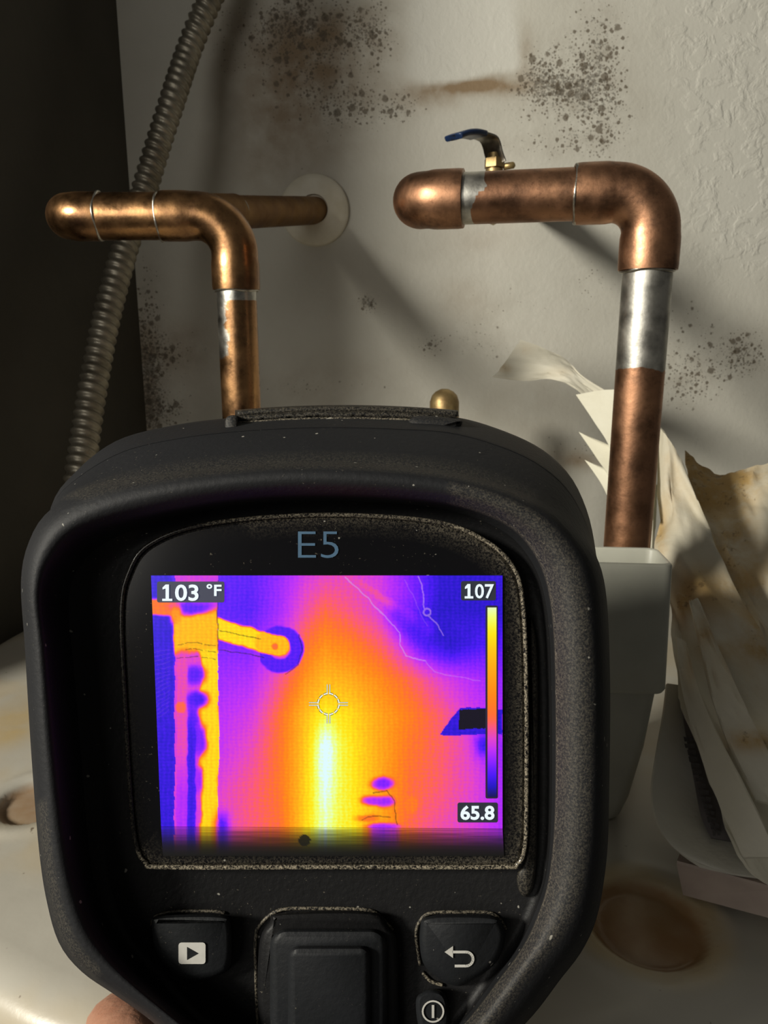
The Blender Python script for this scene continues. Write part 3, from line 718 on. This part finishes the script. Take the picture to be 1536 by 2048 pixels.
# ---- thermal picture: a colour attribute on a flat emitting panel
PAL = [(0, (2, 0, 40)), (.10, (22, 0, 190)), (.18, (70, 0, 245)), (.28, (135, 20, 255)), (.38, (190, 40, 245)), (.46, (225, 62, 205)), (.54, (250, 85, 120)), (.60, (255, 108, 45)), (.67, (255, 135, 0)), (.76, (255, 175, 0)), (.86, (255, 228, 0)), (.93, (240, 255, 110)), (1.0, (222, 250, 255))]
def pal(T):
    xs_ = [p[0] for p in PAL]; c = np.stack([np.interp(T, xs_, [p[1][i] for p in PAL]) for i in range(3)], -1) / 255.0
    return c
def seg_d(x, y, x0, y0, x1, y1):
    dx, dy = x1 - x0, y1 - y0; f = np.clip(((x - x0) * dx + (y - y0) * dy) / (dx * dx + dy * dy), 0, 1)
    return np.hypot(x - x0 - f * dx, y - y0 - f * dy), f
def line_mask(x, y, pts, w):
    m = np.zeros_like(x)
    for (a, b) in zip(pts[:-1], pts[1:]):
        d, _ = seg_d(x, y, *a, *b); m = np.maximum(m, 1 - sm(w * .5, w * 1.1, d))
    return m
def thermal(x, y):
    x = np.asarray(x, float); y = np.asarray(y, float)
    gx = np.array([302, 360, 430, 500, 560, 610, 650, 700, 760, 820, 880, 940, 1005.]); gy = np.array([1151, 1220, 1290, 1360, 1430, 1500, 1570, 1657.])
    G = np.array([[.2, .2, .22, .21, .30, .42, .47, .47, .42, .26, .13, .13, .14],
                  [.2, .2, .22, .20, .33, .50, .58, .53, .45, .30, .12, .12, .13],
                  [.15, .2, .26, .26, .40, .60, .68, .64, .56, .40, .20, .17, .20],
                  [.12, .2, .32, .35, .52, .69, .78, .75, .67, .58, .46, .36, .30],
                  [.12, .2, .36, .42, .60, .78, .86, .84, .73, .64, .55, .43, .34],
                  [.12, .3, .38, .48, .62, .80, .90, .87, .74, .62, .56, .46, .32],
                  [.12, .3, .44, .53, .62, .81, .90, .88, .74, .60, .55, .47, .34],
                  [.12, .3, .46, .54, .60, .82, .90, .88, .74, .58, .50, .45, .36]])
    xi = np.clip(np.searchsorted(gx, x) - 1, 0, len(gx) - 2); yi = np.clip(np.searchsorted(gy, y) - 1, 0, len(gy) - 2)
    fx = np.clip((x - gx[xi]) / (gx[xi + 1] - gx[xi]), 0, 1); fy = np.clip((y - gy[yi]) / (gy[yi + 1] - gy[yi]), 0, 1)
    T = G[yi, xi] * (1 - fx) * (1 - fy) + G[yi, xi + 1] * fx * (1 - fy) + G[yi + 1, xi] * (1 - fx) * fy + G[yi + 1, xi + 1] * fx * fy
    core = np.exp(-((x - 650 + (y - 1500) * .02) / 26) ** 2) * sm(1390, 1500, y); T = T + core * (.12 - .05 * sm(1500, 1657, y))
    n = fbm(x / 26, y / 26, 11)
    # pink diagonal in the upper right, then a cold area with traced outlines
    x = x + 7 * (fbm(x / 22, y / 22, 21) - .5); y = y + 7 * (fbm(x / 22, y / 22, 22) - .5); d, f = seg_d(x, y, 720, 1165, 850, 1260); T = np.maximum(T, .50 * np.exp(-(d / 26) ** 2) * 1.0)
    d, f = seg_d(x, y, 800, 1230, 850, 1290); T = T + (.22 - T) * np.exp(-(d / 28) ** 2) * .8
    d, f = seg_d(x, y, 850, 1250, 900, 1290); T = T + (.08 - T) * np.exp(-(d / 36) ** 2) * .6
    # hot branch with ring at the left
    ringd = np.abs(np.hypot(x - 560, (y - 1298)) - 34); m = (1 - sm(10, 16, ringd)) * (x > 520) * (np.hypot(x - 545, y - 1290) > 20); T = T + (.20 - T) * m
    d, f = seg_d(x, y, 436, 1256, 530, 1285); T = T + (.84 - T) * (1 - sm(19, 26, d + 4 * n)) * (x > 436)
    d, f = seg_d(x, y, 528, 1284, 560, 1292); T = T + (.78 - T) * (1 - sm(17, 23, d)); T = T + (.55 - T) * (1 - sm(4, 9, np.hypot(x - 550, y - 1292))) * .8
    # left pipes
    bl = 1 - sm(346, 352, x + (1657 - y) * .03 - 8); left_blue = .13 + .02 * n
    T = T + (left_blue - T) * bl
    st = sm(346, 352, x) * (1 - sm(434, 437, x)); base = .44 + .10 * (n - .5)
    T = np.where(st > .5, base, T)
    hot = (1 - sm(16, 24, np.abs(x - (420 - 4 * np.sin(y / 22.0))) + 6 * (n - .5))) * sm(1270, 1300, y); T = T + (.83 - T) * hot * (x < 437)
    T = T + (.78 - T) * (1 - sm(30, 48, np.abs(y - (1268 - (x - 360) * .15)) + 14 * (n - .5))) * st
    T = T + (.62 - T) * (1 - sm(12, 20, np.abs(y - 1215))) * (x < 372) + 0
    for (bx_, by_, rx, ry, tv) in [(385, 1215, 40, 14, .22), (395, 1190, 40, 16, .30), (388, 1350, 22, 20, .22), (395, 1400, 22, 18, .17), (385, 1450, 16, 50, .22), (400, 1480, 14, 35, .26), (398, 1560, 10, 30, .33), (352, 1230, 12, 20, .7)]:
        T = T + (tv - T) * np.exp(-(((x - bx_) / rx) ** 2 + ((y - by_) / ry) ** 2) ** 2) * (x < 437)
    pk = (1 - sm(8, 13, np.abs(x - 364))) * sm(1290, 1330, y); T = T + ((.48 - .12 * sm(1480, 1600, y)) - T) * pk
    dk = (1 - sm(6, 10, np.abs(x - 383))) * sm(1420, 1470, y); T = T + (.16 - T) * dk
    T = T + (.58 - T) * (1 - sm(8, 14, np.hypot(x - 362, y - 1415)))
    T = T + (.2 - T) * np.exp(-(((x - 445) / 14) ** 2 + ((y - 1650) / 22) ** 2))
    # cool shapes right
    poly = ((x > 880) & (x < 1005) & (y > 1468 - (x - 880) * 1.35) & (y > 1414 + (x - 915) * .06) & (y < 1470 - (x - 880) * .01))
    T = np.where(poly, .12 + .03 * n, T)
    bk = ((x > 918) & (x < 975) & (y > 1419) & (y < 1458)); 
    T = T + (.10 - T) * np.exp(-(((x - 968) / 18) ** 2 + ((y - 1490) / 26) ** 2)) * .8
    for (bx_, by_, rx, ry, tv) in [(766, 1566, 24, 13, .27), (745, 1600, 22, 10, .36), (770, 1602, 18, 12, .33), (765, 1655, 34, 10, .34), (822, 1610, 16, 20, .63), (735, 1636, 24, 8, .62)]:
        T = T + (tv - T) * np.exp(-(((x - bx_) / rx) ** 2 + ((y - by_) / ry) ** 2) ** 2)
    T = T + .010 * np.sin(x * .62) + .008 * np.sin(y * .9) + .03 * (vnoise(x / 3.0, y / 3.0, 2) - .5)
    C = pal(np.clip(T, 0, 1))
    C = np.where(bk[..., None], C * .12, C)
    # thin traced outlines
    dark = line_mask(x, y, [(436, 1160), (436, 1260), (437, 1300)], 1.6) * .4
    dark = np.maximum(dark, line_mask(x, y, [(440, 1300), (500, 1308), (530, 1316)], 1.3) * .5)
    dark = np.maximum(dark, line_mask(x, y, [(598, 1270), (604, 1300), (595, 1330), (572, 1348)], 1.4) * .45)
    dark = np.maximum(dark, line_mask(x, y, [(440, 1260), (480, 1270), (520, 1278)], 1.3) * .5)
    dark = np.maximum(dark, line_mask(x, y, [(722, 1640), (735, 1633), (780, 1632)], 1.4) * .4)
    dark = np.maximum(dark, line_mask(x, y, [(745, 1585), (775, 1580), (787, 1600), (793, 1650)], 1.4) * .45)
    for yy in (1290, 1303, 1318): dark = np.maximum(dark, line_mask(x, y, [(352, yy), (390, yy - 6), (432, yy + 2)], 1.2) * .45 * (fbm(x / 8, y / 8, 5) > .45))
    lite = line_mask(x, y, [(690, 1155), (740, 1200), (800, 1265), (799, 1290), (812, 1312), (850, 1322)], 1.6) * .55
    lite = np.maximum(lite, line_mask(x, y, [(850, 1322), (870, 1345), (960, 1362)], 1.4) * .35)
    lite = np.maximum(lite, line_mask(x, y, [(835, 1153), (842, 1170), (850, 1218)], 1.8) * .6)
    lite = np.maximum(lite, (1 - sm(1.2, 2.6, np.abs(np.hypot(x - 855, y - 1225) - 7))) * .6)
    lite = np.maximum(lite, line_mask(x, y, [(856, 1233), (878, 1250), (886, 1272)], 1.8) * .55)
    lite = np.maximum(lite, line_mask(x, y, [(808, 1160), (830, 1200), (852, 1250)], 1.3) * .25)
    for k in range(16):
        yy = 1300 + k * 8; lite = np.maximum(lite, line_mask(x, y, [(308, yy + 6 + k), (340, yy)], 1.0) * .18)
    C = C * (1 - dark[..., None] * .75); C = C + (np.array([.80, .66, .92]) - C) * lite[..., None]
    # colour bar
    return C
def lin(c): return np.where(c <= .04045, c / 12.92, ((c + .055) / 1.055) ** 2.4)
def grid_panel(name, quad, t, nu, nv, colfun, mat, parent, th=.0002):
    (x00, y00), (x10, y10), (x11, y11), (x01, y01) = quad
    U, Vv = np.meshgrid(np.linspace(0, 1, nu), np.linspace(0, 1, nv))
    X = (x00 * (1 - U) + x10 * U) * (1 - Vv) + (x01 * (1 - U) + x11 * U) * Vv
    Y = (y00 * (1 - U) + y10 * U) * (1 - Vv) + (y01 * (1 - U) + y11 * U) * Vv
    C = lin(np.clip(colfun(X, Y), 0, 1)).reshape(-1, 3)
    u = (X - 768) / FPX; v = (Y - 1024) / FPX
    pts = np.stack([u * t, t * (cs - v * sn), t * (-sn - v * cs)], -1).reshape(-1, 3)
    ii, jj = np.meshgrid(np.arange(nv - 1), np.arange(nu - 1), indexing='ij'); a = (ii * nu + jj).ravel()
    F = np.stack([a, a + nu, a + nu + 1, a + 1], 1)
    o = mk(name, pts, F, mat, parent, False)
    at = o.data.color_attributes.new('col', 'FLOAT_COLOR', 'POINT')
    at.data.foreach_set('color', np.concatenate([C, np.ones((len(C), 1))], 1).astype(np.float32).ravel()); return o
M_screen = mat_emit_attr('thermal_display', 1.0)
scr = grid_panel('display', [(302, 1151), (1005, 1151), (1005, 1657), (322, 1653)], .1375, 470, 338, thermal, M_screen, dev)
scr['label'] = 'lit thermal picture in purple, orange and yellow'
def bleed(x, y):                        # backlight leaking out under the picture
    C = thermal(x, np.full_like(y, 1650.0)); f = np.clip(1 - (y - 1655) / 58, 0, 1)
    f = (.85 * f ** 1.5) * (.8 + .4 * vnoise(x / 60, y / 1.6, 3)); f = f * (1 - sm(12, 16, np.hypot(x - 609, y - 1680)) * 0) * np.where(np.hypot(x - 609, (y - 1681)) < 12, .25, 1)
    return C * f[..., None]
grid_panel('light_bleed', [(322, 1653.5), (1005, 1657.5), (1008, 1712), (326, 1712)], .1376, 240, 28, bleed, mat_emit_attr('backlight_bleed', 1.0), dev)
def barcol(x, y):
    T = np.interp(y, [1215, 1250, 1300, 1380, 1440, 1490, 1540, 1594], [.97, .90, .80, .68, .58, .42, .22, .03]); C = pal(T)
    return C
V, F = prism(rrect(971, 1211, 996, 1597, 3, 2), .1375, .1373); mk('bar_outline', V, F, mat_emit('bar_outline_glow', (.01, .006, .03), 1), scr, False)
grid_panel('colour_bar', [(975, 1215), (993, 1215), (993, 1594), (975, 1594)], .13725, 8, 160, barcol, M_screen, scr)

M_white = mat_emit('screen_white', (.85, .95, 1.0), 1.0); M_box = mat_emit('screen_dark_box', (.012, .016, .03), 1.0); M_boxg = mat_emit('screen_grey_box', (.03, .035, .07), 1.0)
def text_mesh(name, s, rect, t, mat, parent, th=.00008, bold=0.0, shear=0.0, label=None):
    cu = bpy.data.curves.new('tmp', 'FONT'); cu.body = s; cu.size = 1; cu.extrude = 0.01; cu.offset = bold; cu.resolution_u = 4
    ob = bpy.data.objects.new('tmp', cu); S.collection.objects.link(ob)
    dg = bpy.context.evaluated_depsgraph_get(); me = bpy.data.meshes.new_from_object(ob.evaluated_get(dg))
    v = np.zeros(len(me.vertices) * 3); me.vertices.foreach_get('co', v); v = v.reshape(-1, 3)
    F = [tuple(p.vertices) for p in me.polygons]
    bpy.data.objects.remove(ob); bpy.data.curves.remove(cu); bpy.data.meshes.remove(me)
    x0, y0 = v[:, 0].min(), v[:, 1].min(); x1, y1 = v[:, 0].max(), v[:, 1].max(); rx0, ry0, rx1, ry1 = rect
    pts = [P(rx0 + (a - x0) / (x1 - x0) * (rx1 - rx0), ry1 - (b - y0) / (y1 - y0) * (ry1 - ry0), t - (th if c > 0 else 0)) for a, b, c in v]
    o = mk(name, pts, F, mat, parent, False)
    if label: o['label'] = label
    return o
text_mesh('model_lettering', 'E5', (596, 1063, 677, 1116), .1377, M_bprint, glass, bold=-.012)
for nm, s, box, rect, mb in (('reading', '103', (314, 1163, 449, 1205), (323, 1169, 397, 1202), M_boxg), ('upper_limit', '107', (922, 1162, 992, 1201), (929, 1168, 988, 1197), M_box), ('lower_limit', '65.8', (915, 1605, 996, 1645), (921, 1611, 989, 1640), M_box)):
    V, F = prism(rrect(*box, 4, 3), .1375, .1373); bb = mk(nm, V, F, mb, scr, False)
# lettering sits on the display as sub-parts of the camera's display
for nm, s, rect, bd in (('reading_digits', '03', (350, 1169, 397, 1202), .02), ('upper_digits', '07', (950, 1168, 988, 1197), .015), ('lower_digits', '65.8', (921, 1611, 989, 1640), .03), ('unit_symbol', '°F', (413, 1168, 443, 1192), .02)):
    text_mesh(nm, s, rect, .1372, M_white, scr, bold=bd)
def one(x, y0, y1, w):
    m = x + w * .5; b = w * .16
    return [[(m - b, y0), (m + b, y0), (m + b, y1 - 4.5), (x + w * .98, y1 - 4.5), (x + w * .98, y1), (x + w * .02, y1), (x + w * .02, y1 - 4.5), (m - b, y1 - 4.5), (m - b, y0 + 8), (x + w * .05, y0 + 10), (x + w * .05, y0 + 6)]]
# crosshair: a ring with four double ticks
def flat_parts(polys, t0, t1):
    V = []; F = []
    for pl in polys:
        b = len(V); n = len(pl); V += [P(x, y, t0) for x, y in pl] + [P(x, y, t1) for x, y in pl]
        F.append(tuple(range(b, b + n))); F += [(b + i, b + (i + 1) % n, b + n + (i + 1) % n, b + n + i) for i in range(n)]
    return V, F
def cross(w, off):
    pl = []; cx, cy = 657, 1408
    for k in range(12):
        a0 = math.radians(k * 30 + 3); a1 = math.radians(k * 30 + 26); arc = [a0 + (a1 - a0) * i / 4 for i in range(5)]
        pl.append([(cx + (21 + w) * math.cos(a), cy + (21 + w) * math.sin(a)) for a in arc] + [(cx + (21 - w) * math.cos(a), cy + (21 - w) * math.sin(a)) for a in arc[::-1]])
    for dx, dy in ((1, 0), (-1, 0), (0, 1), (0, -1)):
        for s in (-2.6, 2.6):
            x0, y0 = cx + dx * 21 + dy * s, cy + dy * 21 + dx * s; x1, y1 = cx + dx * 39 + dy * s, cy + dy * 39 + dx * s; h = w * .6
            pl.append([(x0 - dy * h, y0 - dx * h), (x1 - dy * h, y1 - dx * h), (x1 + dy * h, y1 + dx * h), (x0 + dy * h, y0 + dx * h)])
    return pl
M_cross = mat_emit('crosshair_white', (.9, .9, .75), 1.0); M_crossd = mat_emit('crosshair_shade', (.05, .04, .01), 1.0)
for q_ in (one(324, 1169, 1202, 21), one(929, 1168, 1197, 18)):
    V, F = flat_parts(q_, .13712, .1372); mk('leading_digit', V, F, M_white, scr, False)
V, F = flat_parts(cross(2.4, 0), .13735, .1374); mk('crosshair_shade', V, F, M_crossd, scr, False)
V, F = flat_parts(cross(1.3, 0), .1372, .13734); mk('crosshair', V, F, M_cross, scr, False)

# ---- keys
def key(name, poly, tf, bev, mat=M_key, tb=.1416, bt=.0016, parent=dev):
    V, F = prism(poly, tb, tf, bev, bt); o = fixn(mk(name, V, F, mat, parent, attrs={'dust': np.zeros(len(V))})); return sharp(o, 45)
def smooth_poly(c, n=6): return catmull(c, n, True)
k1 = key('play_key', smooth_poly([(318, 1832), (440, 1830), (462, 1850), (462, 1925), (440, 1950), (380, 1962), (340, 1945), (312, 1905), (304, 1850)]), .1365, 14)
V, F = flat_parts([rrect(357, 1885, 411, 1928, 6, 3)], .1362, .1364); play = mk('play_icon', V, F, M_print, k1, False)
V, F = flat_parts([[(374, 1894), (374, 1920), (397, 1907)]], .13615, .1362); tri = mk('play_triangle', V, F, M_key, k1, False)
k2 = key('back_key', smooth_poly([(860, 1832), (980, 1832), (1004, 1848), (1010, 1880), (992, 1925), (950, 1958), (915, 1972), (880, 1958), (846, 1925), (840, 1860)]), .1362, 14)
ar = []
pts = [(908, 1906), (935, 1906)] + [(935 + 12.5 * math.sin(a), 1918.5 - 12.5 * math.cos(a)) for a in [math.pi * i / 10 for i in range(11)]] + [(914, 1931)]
ctr = [(905, 1904)] + [(932 + 14 * math.sin(a), 1918 - 14 * math.cos(a)) for a in [math.pi * i / 10 for i in range(11)]] + [(910, 1932)]
for a, b in zip(ctr[:-1], ctr[1:]):
    d = np.array(b, float) - a; d /= np.hypot(*d); n_ = np.array([-d[1], d[0]]) * 2.7; a = np.array(a) - d * .6; b = np.array(b) + d * .6
    ar.append([tuple(a + n_), tuple(b + n_), tuple(b - n_), tuple(a - n_)])
ar.append([(889, 1904), (906, 1892), (906, 1916)])
V, F = flat_parts(ar, .1359, .1361); mk('return_arrow', V, F, M_print, k2, False)
nav = key('navigation_pad', smooth_poly([(560, 1826), (740, 1824), (775, 1850), (795, 1885), (798, 1990), (795, 2110), (760, 2135), (560, 2135), (525, 2110), (515, 1990), (520, 1880), (540, 1845)], 4), .1380, 12, M_shell)
V, F = prism(rrect(540, 1858, 775, 2120, 34, 6), .1384, .1362, 14, .0014); o = fixn(mk('rocker', V, F, M_key, nav, attrs={'dust': np.zeros(len(V))})); sharp(o, 45)
V, F = prism(rrect(576, 1892, 742, 2075, 22, 6), .1364, .1343, 14, .0014); o = fixn(mk('centre_key', V, F, M_key, nav)); sharp(o, 45)
# dusty groove edges round the keys
def groove(path, w, d, parent, t=.1412):
    V, F = tube([P(x, y, t) for x, y in catmull(path, 8)], w, 8); return mk('groove_edge', V, F, M_shell, parent, attrs={'dust': np.full(len(V), d)})
groove([(516, 2060), (512, 1960), (511, 1880), (520, 1850), (560, 1820), (640, 1817), (735, 1820), (765, 1838), (785, 1860)], .00032, .55, dev)
groove([(840, 1930), (832, 1870), (840, 1842), (862, 1826), (920, 1824), (975, 1825), (998, 1836), (1012, 1858)], .00030, .5, dev)
groove([(845, 1945), (862, 1962), (885, 1970)], .00032, .8, dev)
groove([(302, 1850), (312, 1832), (350, 1823), (420, 1822), (450, 1826)], .00028, .35, dev)
pw = key('power_key', smooth_poly([(832, 2000), (846, 1984), (866, 1978), (888, 1986), (898, 2010), (898, 2050), (880, 2068), (850, 2068), (836, 2048)]), .1378, 8)
pc = []
for k in range(24):
    a0 = 2 * math.pi * k / 24; a1 = 2 * math.pi * (k + 1) / 24
    pc.append([(866 + r * math.cos(a), 2023 + r * math.sin(a)) for r, a in ((22.5, a0), (22.5, a1), (19, a1), (19, a0))])
pc.append([(863.5, 2010), (868.5, 2010), (868.5, 2036), (863.5, 2036)])
V, F = flat_parts(pc, .1375, .1377); mk('power_icon', V, F, M_print, pw, False)

# ---- ribbed lever on the top of the head, worn and dusty
def arc_y(x, y0): return y0 + 11 * ((x - 690) / 230.0) ** 2
V, F = loft([[P(x, arc_y(x, 815), .172) for x in np.linspace(470, 916, 40)] , [P(x, arc_y(x, 810), .168) for x in np.linspace(470, 916, 40)], [P(x, arc_y(x, 822), .158) for x in np.linspace(470, 918, 40)], [P(x, arc_y(x, 850), .1545) for x in np.linspace(474, 815, 40)], [P(x, arc_y(x, 872), .1535) for x in np.linspace(480, 800, 40)], [P(x, arc_y(x, 880), .160) for x in np.linspace(480, 800, 40)]], False, False, False)
lev = fixn(mk('lens_lever', V, F, M_shell, dev, attrs={'dust': np.full(len(V), .15)}))
rr_ = np.random.RandomState(5)
for y0, d, w, x1 in ((818, .1585, .00062, 915), (829, .1562, .00055, 860), (838, .1552, .00045, 830), (848, .1546, .00050, 815), (858, .1541, .00042, 812)):
    xs_ = np.linspace(476, x1, 90); jit = rr_.randn(90) * (1.1 if y0 == 829 else .35)
    V, F = tube([P(x, arc_y(x, y0) + j, d) for x, j in zip(xs_, jit)], w, 8)
    mk('rib', V, F, M_shell, lev, attrs={'dust': np.full(len(V), .45 if y0 in (838, 848) else .18)})
V, F = prism(catmull([(452, 836), (474, 833), (476, 868), (492, 876), (488, 884), (462, 882), (452, 868)], 5, True), .160, .1518, 3, .0006)
fixn(mk('lever_stop', V, F, M_rubber, dev, attrs={'dust': np.full(len(V), .1)}))
V, F = prism(catmull([(812, 850), (835, 832), (900, 836), (925, 842), (905, 868), (860, 882), (806, 880)], 5, True), .162, .1525, 10, .0016)
fixn(mk('lever_cover', V, F, M_rubber, dev, attrs={'dust': np.full(len(V), .05)}))

# ---- lens barrel and grip
F_ = Vector((0, cs, -sn)); c0 = P(640, 1200, .203)
V, F = tube([c0, c0 + F_ * .010, c0 + F_ * .012, c0 + F_ * .022, c0 + F_ * .022], [.030, .030, .024, .024, .018], 40); sharp(mk('lens_barrel', V, F, M_shell, dev, attrs={'dust': np.zeros(len(V))}), 40)
H0 = P(650, 2080, .166); H1 = Vector((-.0125, .092, -.272)); rs = []
for k in range(15):
    f = k / 14; c = H0.lerp(H1, f); w = .019 + .004 * math.sin(math.pi * f) + (.009 * (1 - f) ** 4); dpt = .0165 + .003 * f
    ax = (H1 - H0).normalized(); nrm = Vector((0, 1, 0)); nrm = (nrm - ax * nrm.dot(ax)).normalized()
    rs.append([c + Vector((1, 0, 0)) * w * math.copysign(abs(math.cos(a)) ** .75, math.cos(a)) + nrm * dpt * math.copysign(abs(math.sin(a)) ** .75, math.sin(a)) for a in [2 * math.pi * j / 36 for j in range(36)]])
V, F = loft(rs); fixn(mk('grip', V, F, M_rubber, dev, attrs={'dust': np.zeros(len(V))}))

# ------------------------------------------------------------------ hand holding the grip
def hand():
    ax = (H1 - H0); A = lambda f, x, y, z=0: H0 + ax * f + Vector((x, y, z))
    pts = []; rad = []; E = []
    def add(p, r, par=None):
        pts.append(tuple(p)); rad.append(r); i = len(pts) - 1
        if par is not None: E.append((par, i))
        return i
    wr = add(Vector((-.072, .015, -.270)), .022)
    f2 = add(Vector((-.105, -.05, -.32)), .027, wr); f3 = add(Vector((-.15, -.16, -.40)), .034, f2); add(Vector((-.19, -.26, -.48)), .038, f3)
    pm = add(A(.55, -.042, -.022), .017, wr)
    pm1 = add(A(.22, -.041, -.006), .012, pm); pm2 = add(A(.78, -.038, -.006), .013, pm)
    def fing(par, q, rr):
        for p, r in zip(q, rr): par = add(p, r, par)
    fing(pm1, [P(262, 2110, .168), P(226, 2048, .186), P(330, 2052, .210), P(480, 2075, .212)], [.0088, .0086, .0074, .0062])
    for f, par, s in ((.36, pm1, 1.0), (.58, pm, 1.0), (.78, pm2, .86)):
        fing(par, [A(f, -.037, .006), A(f, -.026, .031), A(f, .003, .034), A(f, .022, .021)], [.0090 * s, .0084 * s, .0074 * s, .0062 * s])
    t0 = add(A(.62, -.030, -.032), .0120, pm)
    fing(t0, [A(.42, -.008, -.033), A(.25, .018, -.028), A(.16, .029, -.008)], [.0098, .0088, .0068])
    me = bpy.data.meshes.new('hand'); c = Vector((-.06, .08, -.2))
    me.from_pydata([tuple(Vector(p) - c) for p in pts], E, []); o = bpy.data.objects.new('hand', me); S.collection.objects.link(o); o.location = c
    m = o.modifiers.new('skin', 'SKIN'); m.use_smooth_shade = True
    for i, r in enumerate(rad): me.skin_vertices[0].data[i].radius = (r, r)
    me.skin_vertices[0].data[0].use_root = True
    s = o.modifiers.new('sub', 'SUBSURF'); s.levels = 2; s.render_levels = 2
    dg = bpy.context.evaluated_depsgraph_get(); m2 = bpy.data.meshes.new_from_object(o.evaluated_get(dg)); o.modifiers.clear(); o.data = m2
    m2.materials.clear(); m2.materials.append(M_skin); m2.polygons.foreach_set('use_smooth', [True] * len(m2.polygons))
    tag(o, 'bare hand gripping the thermal camera from below, only a knuckle showing at lower left', 'hand')
hand()
